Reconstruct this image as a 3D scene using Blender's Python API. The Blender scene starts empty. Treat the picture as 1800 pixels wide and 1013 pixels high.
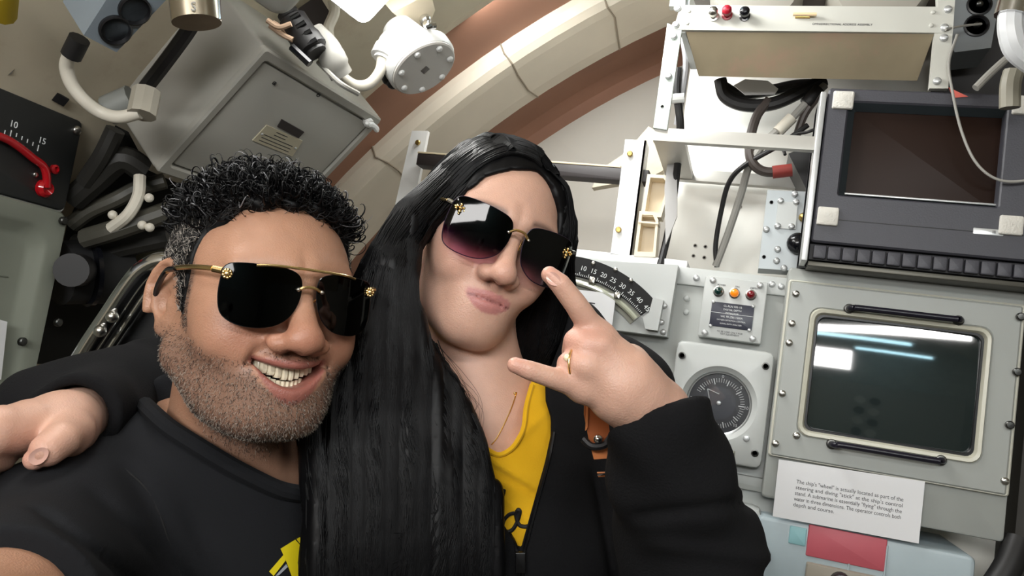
import bpy, bmesh, math, random
import numpy as np
from mathutils import Vector, Matrix

# ------------------------------------------------------------------ camera
SC = bpy.context.scene
FPX, CX, CY = 1350.0, 900.0, 506.5              # focal length in pixels of an 1800x1013 frame
_v = np.array([-0.15129813, 0.98418884, -0.0920934]); _v /= np.linalg.norm(_v)
_h = np.array([0.94914474, 0.10623472, -0.29637552]); _h -= _h.dot(_v)*_v; _h /= np.linalg.norm(_h)
RW = np.array([_h, np.cross(_h, _v), -_v])       # camera -> world: X along the console, Y into it, Z up
CAM = np.array([0.0, 0.0, 1.60])
cam_d = bpy.data.cameras.new('camera'); cam = bpy.data.objects.new('camera', cam_d)
SC.collection.objects.link(cam)
cam_d.sensor_width = 36; cam_d.lens = 36*FPX/1800; cam_d.clip_start = 0.02
m = Matrix.Identity(4)
for i, c in enumerate(((1,0,0),(0,-1,0),(0,0,-1))):
    w = RW @ np.array(c, float)
    for j in range(3): m[j][i] = w[j]
for j in range(3): m[j][3] = CAM[j]
cam.matrix_world = m
SC.camera = cam

# ------------------------------------------------------------------ world, light, exposure
wd = bpy.data.worlds.new('world'); SC.world = wd; wd.use_nodes = True
wd.node_tree.nodes['Background'].inputs[0].default_value = (0.75, 0.85, 1, 1)
wd.node_tree.nodes['Background'].inputs[1].default_value = 0.02
def area(name, loc, target, size, energy, col, sy=None):
    l = bpy.data.lights.new(name, 'AREA'); l.energy = energy; l.color = col; l.size = size
    if sy: l.shape = 'RECTANGLE'; l.size_y = sy
    o = bpy.data.objects.new(name, l); SC.collection.objects.link(o)
    o.location = loc; d = Vector(target)-Vector(loc); o.rotation_euler = d.to_track_quat('-Z','Y').to_euler()
    return o
area('ceiling_tube_light', (0.45, -0.30, 2.22), (0.0, 0.9, 1.4), 1.1, 7.5, (1.0, 0.98, 0.95), 0.07)
area('aft_face_fill', (-0.28, -1.1, 1.98), (-0.3, 0.7, 1.6), 1.1, 23, (1.0, 0.98, 0.96), 0.25)  # unseen lamp added as frontal fill for the faces
area('forward_ceiling_light', (-0.45, 1.30, 2.36), (0.15, 1.85, 1.75), 0.6, 9, (1.0, 0.99, 0.97), 0.10)
vs = SC.view_settings
vs.view_transform = 'Standard'; vs.look = 'None'; vs.gamma = 1; vs.use_curve_mapping = False
vs.exposure = -0.06

# ------------------------------------------------------------------ helpers
def ray(px, py): return RW @ np.array([(px-CX)/FPX, (py-CY)/FPX, 1.0])
def dep(px, py, d): return CAM + ray(px, py)*d
def atY(px, py, Y):
    r = ray(px, py); return CAM + r*(Y/r[1])
def s2l(c): return tuple(((x/255+0.055)/1.055)**2.4 if x > 10.3 else x/255/12.92 for x in c)
COL = SC.collection
MATS = {}
def mat(name, rgb=(128,128,128), rough=0.5, metal=0.0, spec=0.5, var=0.0, vscale=12, bump=0.0, bscale=60,
        emit=None, estr=0.0, coat=0.0, sheen=0.0, sss=0.0, attr=None, dirt=None):
    if name in MATS: return MATS[name]
    M = bpy.data.materials.new(name); M.use_nodes = True; nt = M.node_tree; b = nt.nodes['Principled BSDF']
    c = (*s2l(rgb), 1)
    b.inputs['Base Color'].default_value = c; b.inputs['Roughness'].default_value = rough
    b.inputs['Metallic'].default_value = metal; b.inputs['Specular IOR Level'].default_value = spec
    b.inputs['Coat Weight'].default_value = coat; b.inputs['Sheen Weight'].default_value = sheen
    if sss:
        b.inputs['Subsurface Weight'].default_value = sss; b.inputs['Subsurface Radius'].default_value = (1, .35, .18)
        b.inputs['Subsurface Scale'].default_value = 0.006
    if emit: b.inputs['Emission Color'].default_value = (*s2l(emit), 1); b.inputs['Emission Strength'].default_value = estr
    src = None
    tc = nt.nodes.new('ShaderNodeTexCoord')
    if attr:
        a = nt.nodes.new('ShaderNodeAttribute'); a.attribute_name = attr; src = a.outputs['Color']
    if var:
        n = nt.nodes.new('ShaderNodeTexNoise'); n.inputs['Scale'].default_value = vscale; n.inputs['Detail'].default_value = 6
        nt.links.new(tc.outputs['Object'], n.inputs['Vector'])
        mr = nt.nodes.new('ShaderNodeMapRange'); mr.inputs[1].default_value = .3; mr.inputs[2].default_value = .7
        mr.inputs[3].default_value = 1-var; mr.inputs[4].default_value = 1+var*.5
        nt.links.new(n.outputs['Fac'], mr.inputs[0])
        mx = nt.nodes.new('ShaderNodeMix'); mx.data_type = 'RGBA'; mx.blend_type = 'MULTIPLY'; mx.inputs[0].default_value = 1
        mx.inputs[6].default_value = c
        if src: nt.links.new(src, mx.inputs[6])
        nt.links.new(mr.outputs[0], mx.inputs[7]); src = mx.outputs[2]
    if dirt:
        n = nt.nodes.new('ShaderNodeTexNoise'); n.inputs['Scale'].default_value = 7; n.inputs['Detail'].default_value = 8
        n.inputs['Roughness'].default_value = .7
        nt.links.new(tc.outputs['Object'], n.inputs['Vector'])
        mr = nt.nodes.new('ShaderNodeMapRange'); mr.inputs[1].default_value = .54; mr.inputs[2].default_value = .72; mr.inputs[4].default_value = .8
        nt.links.new(n.outputs['Fac'], mr.inputs[0])
        mx = nt.nodes.new('ShaderNodeMix'); mx.data_type = 'RGBA'; mx.inputs[6].default_value = c; mx.inputs[7].default_value = (*s2l(dirt), 1)
        nt.links.new(mr.outputs[0], mx.inputs[0])
        if src: nt.links.new(src, mx.inputs[6])
        src = mx.outputs[2]
    if src: nt.links.new(src, b.inputs['Base Color'])
    if bump:
        n = nt.nodes.new('ShaderNodeTexNoise'); n.inputs['Scale'].default_value = bscale; n.inputs['Detail'].default_value = 4
        nt.links.new(tc.outputs['Object'], n.inputs['Vector'])
        bp = nt.nodes.new('ShaderNodeBump'); bp.inputs['Strength'].default_value = bump; bp.inputs['Distance'].default_value = .002
        nt.links.new(n.outputs['Fac'], bp.inputs['Height']); nt.links.new(bp.outputs[0], b.inputs['Normal'])
    MATS[name] = M; return M
def glass(name, tint=(255,255,255), refl=0.06):
    if name in MATS: return MATS[name]
    M = bpy.data.materials.new(name); M.use_nodes = True; nt = M.node_tree
    for n in list(nt.nodes):
        if n.type != 'OUTPUT_MATERIAL': nt.nodes.remove(n)
    out = nt.nodes['Material Output']
    t = nt.nodes.new('ShaderNodeBsdfTransparent'); t.inputs[0].default_value = (*s2l(tint), 1)
    g = nt.nodes.new('ShaderNodeBsdfGlossy'); g.inputs['Roughness'].default_value = .03
    x = nt.nodes.new('ShaderNodeMixShader'); fr = nt.nodes.new('ShaderNodeFresnel'); fr.inputs[0].default_value = 1.5
    nt.links.new(fr.outputs[0], x.inputs[0]); nt.links.new(t.outputs[0], x.inputs[1]); nt.links.new(g.outputs[0], x.inputs[2])
    nt.links.new(x.outputs[0], out.inputs[0]); MATS[name] = M; return M

class Fr:                                   # a local frame: u right, v up, w out of the surface
    def __init__(s, o, u, v):
        s.o = np.array(o, float); s.u = np.array(u, float); s.u /= np.linalg.norm(s.u)
        s.v = np.array(v, float); s.v -= s.v.dot(s.u)*s.u; s.v /= np.linalg.norm(s.v); s.w = np.cross(s.u, s.v)
        s.M = np.array([s.u, s.v, s.w])
    def P(s, a): return np.atleast_2d(np.asarray(a, float)) @ s.M + s.o
    def L(s, p): return (np.asarray(p, float)-s.o) @ s.M.T
    def px(s, px, py, w=0):
        r = ray(px, py); o = s.o + s.w*w
        p = CAM + r*((o-CAM).dot(s.w)/r.dot(s.w)); q = s.L(p); return q[0], q[1]
    def rc(s, x0, y0, x1, y1, w=0):         # rectangle from its top-left and bottom-right pixels
        a, b = s.px(x0, y0, w), s.px(x1, y1, w); return a[0], b[0], b[1], a[1]
WORLD = Fr((0,0,0), (1,0,0), (0,1,0))
FRONT = Fr((0,1.40,0), (1,0,0), (0,0,1))    # console front plane
LEFT = Fr((-1.0,0,0), (0,1,0), (0,0,1))     # port side plane

def rr(a0, a1, b0, b1, r, c, n=5):
    r = max(1e-5, min(r, (a1-a0)/2-1e-6, (b1-b0)/2-1e-6)); out = []
    for (x, y, t0) in ((a1-r, b1-r, 0), (a0+r, b1-r, 90), (a0+r, b0+r, 180), (a1-r, b0+r, 270)):
        for k in range(n):
            t = math.radians(t0+90*k/(n-1)); out.append((x+r*math.cos(t), y+r*math.sin(t), c))
    return out
class MB:
    def __init__(s): s.v = []; s.f = []
    def add(s, vs, fs):
        o = len(s.v); s.v += [tuple(map(float, p)) for p in vs]; s.f += [tuple(i+o for i in f) for f in fs]; return s
    def loft(s, loops, cap0=True, cap1=True, closed=False):
        n = len(loops[0]); vs = [p for l in loops for p in l]; fs = []
        m_ = len(loops)
        for k in range(m_ if closed else m_-1):
            k2 = (k+1) % m_
            for i in range(n):
                j = (i+1) % n; fs.append((k*n+i, k*n+j, k2*n+j, k2*n+i))
        if cap0 and not closed: fs.append(tuple(range(n-1, -1, -1)))
        if cap1 and not closed: fs.append(tuple((m_-1)*n+i for i in range(n)))
        return s.add(vs, fs)
    def plate(s, a0, a1, b0, b1, c0, c1, r=.003, bev=.002):
        return s.loft([rr(a0,a1,b0,b1,r,c0), rr(a0,a1,b0,b1,r,c1-bev), rr(a0+bev*.3,a1-bev*.3,b0+bev*.3,b1-bev*.3,r,c1-bev*.3), rr(a0+bev,a1-bev,b0+bev,b1-bev,max(r-bev,1e-4),c1)])
    def box(s, a0, a1, b0, b1, c0, c1): return s.plate(a0, a1, b0, b1, c0, c1, 1e-4, min(.001, abs(c1-c0)*.3))
    def frame(s, o, i, c0, c1, ro=.004, ri=.004, bev=.002):      # a plate with a rectangular hole
        L = [rr(*i,ri,c0), rr(*o,ro,c0), rr(*o,ro,c1-bev), rr(o[0]+bev,o[1]-bev,o[2]+bev,o[3]-bev,max(ro-bev,1e-4),c1),
             rr(i[0]-bev,i[1]+bev,i[2]-bev,i[3]+bev,ri+bev,c1), rr(*i,ri,c1-bev)]
        return s.loft(L, closed=True)
    def tube(s, pts, r, n=10, cap=True):
        P = [np.array(p, float) for p in pts]; R = r if hasattr(r, '__len__') else [r]*len(P)
        T = [P[min(i+1,len(P)-1)]-P[max(i-1,0)] for i in range(len(P))]
        T = [t/(np.linalg.norm(t)+1e-12) for t in T]
        a = np.array([0,0,1.]) if abs(T[0][2]) < .9 else np.array([1.,0,0]); N = np.cross(T[0], a); N /= np.linalg.norm(N)
        loops = []
        for p, t, q in zip(P, T, R):
            N = N - N.dot(t)*t; N /= np.linalg.norm(N)+1e-12; B = np.cross(t, N)
            loops.append([tuple(p+q*(math.cos(2*math.pi*k/n)*N+math.sin(2*math.pi*k/n)*B)) for k in range(n)])
        return s.loft(loops, cap, cap)
    def cyl(s, p, q, r, r2=None, n=20): return s.tube([p, q], [r, r if r2 is None else r2], n)
    def knob(s, c, r, hgt, n=16, bev=.25):                       # a turned disc standing on the surface along +w
        x, y, z = c; b = r*bev
        L = [[(x+q*math.cos(2*math.pi*k/n), y+q*math.sin(2*math.pi*k/n), h) for k in range(n)]
             for q, h in ((r, z), (r, z+hgt-b), (r-b*.3, z+hgt-b*.3), (r-b, z+hgt))]
        return s.loft(L)
    def lathe(s, c, prof, n=48, cap=True):                                  # profile (radius, w) turned about +w
        x, y, z = c
        return s.loft([[(x+q*math.cos(2*math.pi*k/n), y+q*math.sin(2*math.pi*k/n), z+h) for k in range(n)] for q, h in prof], cap, cap)
    def ball(s, c, r, n=12, m_=8):
        rs = r if hasattr(r, '__len__') else (r, r, r)
        L = []
        for i in range(m_+1):
            t = math.pi*(i+.02)/(m_+.04); L.append([(c[0]+rs[0]*math.sin(t)*math.cos(2*math.pi*k/n), c[1]+rs[1]*math.sin(t)*math.sin(2*math.pi*k/n), c[2]-rs[2]*math.cos(t)) for k in range(n)])
        return s.loft(L)
    def poly(s, pts, c0, c1):                                     # prism from an outline
        ar = sum(pts[i][0]*pts[(i+1)%len(pts)][1]-pts[(i+1)%len(pts)][0]*pts[i][1] for i in range(len(pts)))
        if ar < 0: pts = pts[::-1]
        return s.loft([[(x, y, c0) for x, y in pts], [(x, y, c1) for x, y in pts]])
    def mesh(s, name, fr=WORLD, ang=35):
        me = bpy.data.meshes.new(name); P = fr.P(s.v) if len(s.v) else np.zeros((0,3))
        me.from_pydata([tuple(p) for p in P], [], s.f); me.update()
        bm = bmesh.new(); bm.from_mesh(me); bmesh.ops.recalc_face_normals(bm, faces=bm.faces); bm.to_mesh(me); bm.free()
        me.shade_smooth(); me.set_sharp_from_angle(angle=math.radians(ang)); return me
    def build(s, name, m_, parent=None, fr=WORLD, ang=35, **kw):
        o = bpy.data.objects.new(name, s.mesh(name, fr, ang)); COL.objects.link(o)
        if m_: o.data.materials.append(m_)
        if parent: adopt(o, parent)
        for k, x in kw.items(): o[k] = x
        return o
def adopt(o, parent):
    o.parent = parent
    if parent.type == 'EMPTY': o.matrix_parent_inverse = Matrix.Translation(-parent.location)
def thing(name, label, cat, loc, group=None, parent=None):
    e = bpy.data.objects.new(name, None); COL.objects.link(e); e.empty_display_size = .02
    e.location = tuple(map(float, loc))
    e['label'] = label; e['category'] = cat
    if group: e['group'] = group
    return e
def tag(o, label, cat, group=None):
    o['label'] = label; o['category'] = cat
    if group: o['group'] = group
    return o
def text(txt, size, fr, u, v, w, m_, name, parent, ext=.0004, align='CENTER', rot=0, sx=1.0, lines=1.0, bold=0.0):
    cu = bpy.data.curves.new(name, 'FONT'); cu.body = txt; cu.size = size; cu.extrude = ext; cu.align_x = align; cu.align_y = 'CENTER'
    cu.space_line = lines; cu.offset = bold; cu.resolution_u = 3
    o = bpy.data.objects.new(name, cu); COL.objects.link(o)
    bpy.context.view_layer.update()
    me = bpy.data.meshes.new_from_object(o.evaluated_get(bpy.context.evaluated_depsgraph_get()))
    bpy.data.objects.remove(o)
    c, s_ = math.cos(rot), math.sin(rot)
    V = np.array([tuple(x.co) for x in me.vertices])
    V = np.stack([u+c*V[:,0]*sx-s_*V[:,1], v+s_*V[:,0]*sx+c*V[:,1], w+V[:,2]], 1)
    me.vertices.foreach_set('co', fr.P(V).astype(np.float32).ravel()); me.update(); me.name = name
    me.materials.clear(); me.materials.append(m_)
    o = bpy.data.objects.new(name, me); COL.objects.link(o); adopt(o, parent); return o
_screw = {}
def screw(parent, fr, u, v, w, r, m_, kind='pan', name='screw'):
    key = (id(fr), round(r,4), kind, m_.name)
    if key not in _screw:
        b = MB()
        if kind == 'pan':
            b.lathe((0,0,0), [(r,0),(r,r*.35),(r*.85,r*.62),(r*.45,r*.78),(r*.12,r*.8)], 16); b.box(-r*.8,r*.8,-r*.12,r*.12,r*.5,r*.83)
        elif kind == 'socket':
            b.lathe((0,0,0), [(r,0),(r,r*.25),(r*.7,r*.3),(r*.62,r*.1),(r*.5,-r*.02),(r*.1,-r*.02)], 16)
        else:
            b.lathe((0,0,0), [(r*.55,0),(r*.55,r*.5),(r,r*.55),(r,r*1.25),(r*.75,r*1.5),(r*.1,r*1.55)], 12)
        f2 = Fr((0,0,0), fr.u, fr.v); _screw[key] = b.mesh(name, f2, 40); _screw[key].materials.append(m_)
    o = bpy.data.objects.new(name, _screw[key]); COL.objects.link(o)
    p = fr.P((u, v, w))[0]; o.location = tuple(p); adopt(o, parent); return o
def spl(pts, n=8):                                                # Catmull-Rom through the points
    P = [np.array(p, float) for p in pts]; P = [2*P[0]-P[1]]+P+[2*P[-1]-P[-2]]; out = []
    for i in range(1, len(P)-2):
        for k in range(n):
            t = k/n; a, b, c, d = P[i-1:i+3]
            out.append(.5*((2*b)+(-a+c)*t+(2*a-5*b+4*c-d)*t*t+(-a+3*b-3*c+d)*t**3))
    out.append(P[-2]); return out
# ------------------------------------------------------------------ materials
CREAM = mat('cream_lagging', (196,186,164), .55, var=.10, vscale=6, bump=.35, bscale=25, dirt=(176,160,138))
RIBM = mat('frame_paint', (226,216,198), .42, var=.08, vscale=5, bump=.3, bscale=18)
BROWN = mat('brown_plating', (160,116,94), .6, var=.12, vscale=5)  # brown tone of the plating strips beside the rib
WALLP = mat('bulkhead_paint', (210,205,195), .5, var=.06, vscale=4, bump=.15, bscale=14)
GREY = mat('console_grey', (172,175,172), .42, var=.035, vscale=8)
GREYL = mat('light_grey_enamel', (191,194,192), .38, var=.03, vscale=8)
CRTG = mat('putty_grey_enamel', (162,165,161), .4, var=.04, vscale=7)
CAB = mat('cabinet_grey', (172,170,162), .45, var=.05, vscale=6)
GREEN = mat('grey_green_enamel', (132,136,124), .4, var=.1, vscale=6)
ALU = mat('aluminium', (196,198,198), .38, .6, var=.06, vscale=20)
STEEL = mat('steel', (190,188,182), .28, 1.0)
CHROME = mat('chrome', (220,220,220), .12, 1.0)
DSTEEL = mat('dark_steel', (90,90,88), .35, 1.0)
BRASS = mat('brass', (176,150,92), .35, 1.0)
BLACK = mat('black_plastic', (22,22,24), .38)
BLACKG = mat('gloss_black', (14,15,20), .18)
BLACKM = mat('matt_black', (18,18,19), .75)
RUB = mat('black_rubber', (26,25,26), .5)
BROWNC = mat('brown_cable', (66,58,54), .5)
GREYC = mat('grey_cable', (150,148,142), .5)
WHITEC = mat('white_cable', (214,208,194), .45)
WHITE = mat('white_paint', (228,228,226), .4, var=.03)
IVORY = mat('ivory_plastic', (226,212,186), .45)
BEIGE = mat('beige_chassis', (146,134,110), .5, var=.16, vscale=9, dirt=(160,130,112))
PAPER = mat('paper', (232,232,234), .8)
INK = mat('ink', (60,60,64), .8)
WINK = mat('white_print', (225,228,228), .6)
MONG = mat('monitor_grey', (60,60,67), .5, bump=.15, bscale=400)
MOND = mat('monitor_dark', (52,52,56), .5)
FELT = mat('felt_pad', (205,202,194), .95, var=.08, vscale=60, bump=.6, bscale=300)
RED = mat('red_glass', (170,16,26), .12, coat=.5)
DARKHULL = mat('dark_hull', (92,88,76), .7, var=.2, vscale=6)
FLOORM = mat('deck_lino', (128,122,112), .5, var=.12, vscale=10)
GLASS = glass('clear_glass')
def pt(px, py, Y): return tuple(atY(px, py, Y))
def struct(b, name, m_, **k):
    o = b.build(name, m_, **k); o['kind'] = 'structure'; return o

# ------------------------------------------------------------------ the setting
HC = (.72, .59)                                    # centre of the pressure hull's ring
def arc(r, Y, a0=35, a1=196, n=70): return [(HC[0]+r*math.cos(math.radians(a0+(a1-a0)*k/n)), Y, HC[1]+r*math.sin(math.radians(a0+(a1-a0)*k/n))) for k in range(n+1)]
def shell(strips):                                 # open strips between arcs
    b = MB()
    for A, B_ in zip(strips[:-1], strips[1:]):
        n = len(A); b.add(A+B_, [(i, i+1, n+i+1, n+i) for i in range(n-1)])
    return b
struct(shell([arc(2.14, -2.2), arc(2.14, -1), arc(2.14, 0), arc(2.14, .8), arc(2.14,1.36), arc(2.155,1.40), arc(2.18,1.415), arc(2.30,1.42)]), 'wall_left', CREAM)
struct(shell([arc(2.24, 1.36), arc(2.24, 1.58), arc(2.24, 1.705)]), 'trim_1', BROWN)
rb = [arc(2.36,1.70), arc(2.25,1.70), arc(2.225,1.703), arc(2.205,1.712), arc(2.193,1.73), arc(2.19,1.76), arc(2.188,1.9), arc(2.192,1.955), arc(2.205,1.98), arc(2.23,1.99), arc(2.4,1.99)]
rng = random.Random(3)
struct(shell(rb), 'trim_2', RIBM)
b = MB()                                            # lagging joints on the frame
for a in (128, 138.5, 121):
    pts = []
    for r_, Y_ in ((2.25,1.697),(2.215,1.703),(2.192,1.725),(2.187,1.78),(2.185,1.88),(2.188,1.95)):
        t = math.radians(a+rng.uniform(-.25,.25)); pts.append((HC[0]+r_*math.cos(t), Y_, HC[1]+r_*math.sin(t)))
    b.tube(pts, .0022, 6)
struct(b, 'trim_3', mat('joint_line', (150,138,120), .6))
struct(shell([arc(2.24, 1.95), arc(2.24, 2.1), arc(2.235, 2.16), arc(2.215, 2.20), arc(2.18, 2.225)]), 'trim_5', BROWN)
o = MB().box(-2.4,3.2,-.1,3.4,-.05,0).build('wall_front', WALLP, fr=Fr((0,2.22,0),(1,0,0),(0,0,1))); o['kind'] = 'structure'
o = MB().box(-2.4,3.2,-2.3,2.3,-.05,0).build('floor', FLOORM); o['kind'] = 'structure'
o = MB().box(-2.4,3.2,-.1,3.4,-.05,0).build('wall_back', mat('aft_bulkhead', (188,190,186), .5, var=.1), fr=Fr((0,-2.2,0),(-1,0,0),(0,0,1))); o['kind'] = 'structure'
o = MB().box(-2.3,2.2,-.1,3.4,-.05,0).build('wall_right', mat('starboard_paint', (196,196,188), .5, var=.1), fr=Fr((2.3,0,0),(0,-1,0),(0,0,1))); o['kind'] = 'structure'

xl = atY(1186,300,1.645)[0]
o = MB().plate(xl, 1.5, .9, 2.6, -.35, 0, .03, .03).build('wall_front_recess', mat('white_bulkhead',(232,230,222),.45,var=.05,vscale=5,bump=.1,bscale=16), fr=Fr((0,1.645,0),(1,0,0),(0,0,1))); o['kind'] = 'structure'; o.name = 'trim_4'
WF_ = Fr((0,1.645,0),(1,0,0),(0,0,1))
for x, y in ((1222,432),(1240,434),(1219,450),(1238,453),(1301,364)): screw(o, WF_, *WF_.px(x,y), 0, .004, mat('stud_grey',(150,146,138),.5), 'socket', 'stud')
# ------------------------------------------------------------------ console panel with its instruments
F = FRONT
W0 = -.055
c = thing('console_panel', 'tall light grey instrument console panel behind the woman', 'console', (-.1,1.5,0))
a0, a1, z0, z1 = F.rc(1000, 470, 1390, 1000, W0); z1 = F.px(1300, 482, W0)[1]
MB().plate(-.42, a1+.05, 0, z1, W0-.25, W0, .004, .003).build('body', GREY, c, F)
u0, v0 = F.px(1190, 470, W0+.006); u1, v1 = F.px(1390, 522, W0+.006)
MB().plate(u0, a1+.02, v1, F.px(1290,480,W0)[1], W0, W0+.008, .002, .002).build('top_rail', GREYL, c, F)
for x, y in ((1224,489),(1373,504),(1357,500)): screw(c, F, *F.px(x, y, W0+.008), W0+.008, .006, ALU)
for x, y in ((1207,525),(1206,549)): screw(c, F, *F.px(x, y, W0), W0, .0055, GREYL)
u, v = F.px(1260, 838, W0); MB().plate(u-.1, a1, v-.012, v+.012, W0, W0+.012, .002, .002).build('ledge', GREY, c, F)

# inclinometer plate with a curved scale
t = thing('angle_indicator', 'grey inclinometer plate with curved black scale numbered 5 to 45', 'gauge', pt(1100, 590, 1.43))
wi = -.015
pl = [F.px(*p, wi) for p in ((930,452),(1192,466),(1172,592),(920,560))]
MB().poly(pl, W0, wi).build('plate', GREYL, t, F)
# circle of the scale fitted through three pixels of its outer rim
def circ(p, q, r):
    A = np.array([[q[0]-p[0], q[1]-p[1]],[r[0]-p[0], r[1]-p[1]]])*2; B = np.array([q[0]**2-p[0]**2+q[1]**2-p[1]**2, r[0]**2-p[0]**2+r[1]**2-p[1]**2])
    c_ = np.linalg.solve(A, B); return c_, math.hypot(*(np.array(p)-c_))
cc, RO = circ(F.px(1000,451,wi), F.px(1083,475,wi), F.px(1148,525,wi))
ang = lambda px, py: math.atan2(F.px(px,py,wi)[1]-cc[1], F.px(px,py,wi)[0]-cc[0])
t0, t1 = ang(985, 452), ang(1146, 540)
N = 28; A = [t0+(t1-t0)*k/N for k in range(N+1)]
wd_ = .036
ring = lambda r: [(cc[0]+r*math.cos(a), cc[1]+r*math.sin(a)) for a in A]
sc = MB().poly(ring(RO)+ring(RO-wd_)[::-1], wi, wi+.012).build('scale', BLACKM, t, F)
MB().tube([(x,y,wi+.010) for x, y in ring(RO-wd_-.012)], .0055, 10).build('glass_tube', mat('tube_glass', (176,178,160), .08, coat=1), t, F)
MB().poly(ring(RO-wd_-.002)+ring(RO-wd_-.026)[::-1], wi, wi+.004).build('tube_channel', mat('channel', (140,140,128), .4), t, F)
nums = [5*k for k in range(1, 10)]
for k, nn in enumerate(nums):
    a = ang(1011,463)+(ang(1141,541)-ang(1011,463))*k/8; r_ = RO-.020
    text(str(nn), .0125, F, cc[0]+r_*math.cos(a), cc[1]+r_*math.sin(a), wi+.0122, WINK, 'numeral', sc, rot=a-math.pi/2)
tk = MB()
for k in range(45):
    a = ang(1008,460)+(ang(1141,541)-ang(1008,460))*k/44; L_ = .007 if k % 5 == 0 else .0035
    r0 = RO-wd_+.001; ca, sa = math.cos(a), math.sin(a); q = .0005
    tk.poly([(cc[0]+r*ca-s_*q*sa, cc[1]+r*sa+s_*q*ca) for r, s_ in ((r0,-1),(r0+L_,-1),(r0+L_,1),(r0,1))], wi+.012, wi+.0124)
tk.build('tick_marks', WINK, sc, F)
for x, y in ((1082,474),(1109,493),(1043,463)): screw(sc, F, *F.px(x, y, wi+.012), wi+.012, .0042, STEEL)
q0 = F.px(1148,528,wi); q1 = F.px(1163,545,wi)
cl = MB().poly([F.px(*p,wi) for p in ((1150,526),(1168,530),(1158,583),(1137,580),(1132,560),(1143,552))], wi, wi+.022).build('end_clamp', GREYL, t, F)
for x, y in ((1168,538),(1166,584),(1163,567)): screw(t, F, *F.px(x, y, wi), wi+.001, .0055, ALU)
for x, y in ((1043,495),(1087,522)): MB().plate(*[F.px(x,y,wi)[0]+d for d in (-.006,.006)], *[F.px(x,y,wi)[1]+d for d in (-.007,.007)], wi, wi+.018).build('tube_clip', STEEL, t, F)

# small notice behind the fingers
n = thing('paper_notice', 'small white paper notice below the curved inclinometer scale', 'notice', pt(1035,560,1.40))
MB().poly([F.px(*p,.0) for p in ((985,506),(1083,517),(1076,572),(978,560))], -.001, 0).build('sheet', PAPER, n, F)
for k in range(3):
    u, v = F.px(1000+k*-3, 528+k*9, 0); MB().box(u, u+.05, v-.0011, v+.0011, 0, .0004).build('text_line', INK, n, F)

# indicator lamp panel
wi = -.022
q = thing('indicator_panel', 'square grey plate with green, amber and red indicator lamps', 'panel', pt(1290,605,1.43))
r4 = F.rc(1240,484.6,1337,605,wi); MB().plate(*r4, W0, wi, .002, .002).build('plate', GREYL, q, F)
for x, y in ((1253,493),(1336,502),(1239,585),(1323,596)): screw(q, F, *F.px(x,y,wi), wi, .0058, ALU)
for x, y, nm, cl_ in ((1263,513,'green',(8,46,40)),(1291,516,'amber',(236,130,20)),(1320,519,'red',(110,10,22))):
    u, v = F.px(x, y, wi)
    L_ = MB().lathe((u,v,wi), [(.0095,0),(.0095,.003),(.0078,.004)], 20).build('lamp_collar', STEEL, q, F)
    MB().ball((u,v,wi+.005), (.0078,.0078,.008), 16, 10).build('lamp_lens', mat(nm+'_lens', cl_, .08, coat=1, emit=cl_ if nm=='amber' else None, estr=.5 if nm=='amber' else 0), L_, F)
    text({'green':'POWER','amber':'FAIL','red':'DEPTH'}[nm], .0042, F, u+.004, v+.0125, wi, INK, 'lamp_caption', q)
np_ = F.rc(1252,530,1321,582,wi)
pn = MB().plate(*np_, wi, wi+.002, .001, .0005).build('name_plate', mat('navy_plate', (46,48,62), .35), q, F)
for x, y in ((1254,531),(1324,539),(1249,573),(1317,581)): screw(pn, F, *F.px(x,y,wi), wi+.001, .0032, ALU)
um = (np_[0]+np_[1])/2; hv = np_[3]-np_[2]
for k, (s_, f_) in enumerate((('CL-RLN 505-1B',.088),('DIGITAL DEPTH',.08),('DETECTOR',.08),('VAL 90 (ZB) 1000A',.085),('OXYGEN DETECTION CONTROL',.06),('SIGNAL DATA ANALYSER',.06))):
    text(s_, f_*1.05*hv*1.2, F, um, np_[3]-hv*(.13+.145*k), wi+.002, WINK, 'plate_text', pn)
MB().box(np_[0], np_[1], np_[2]+hv*.56, np_[2]+hv*.575, wi+.002, wi+.0024).build('plate_rule', WINK, pn, F)
text('TO BE USED ONLY FOR\nTEST EQUIPMENT', .0042, F, um, np_[2]-.010, wi, INK, 'caption', q)

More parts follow.
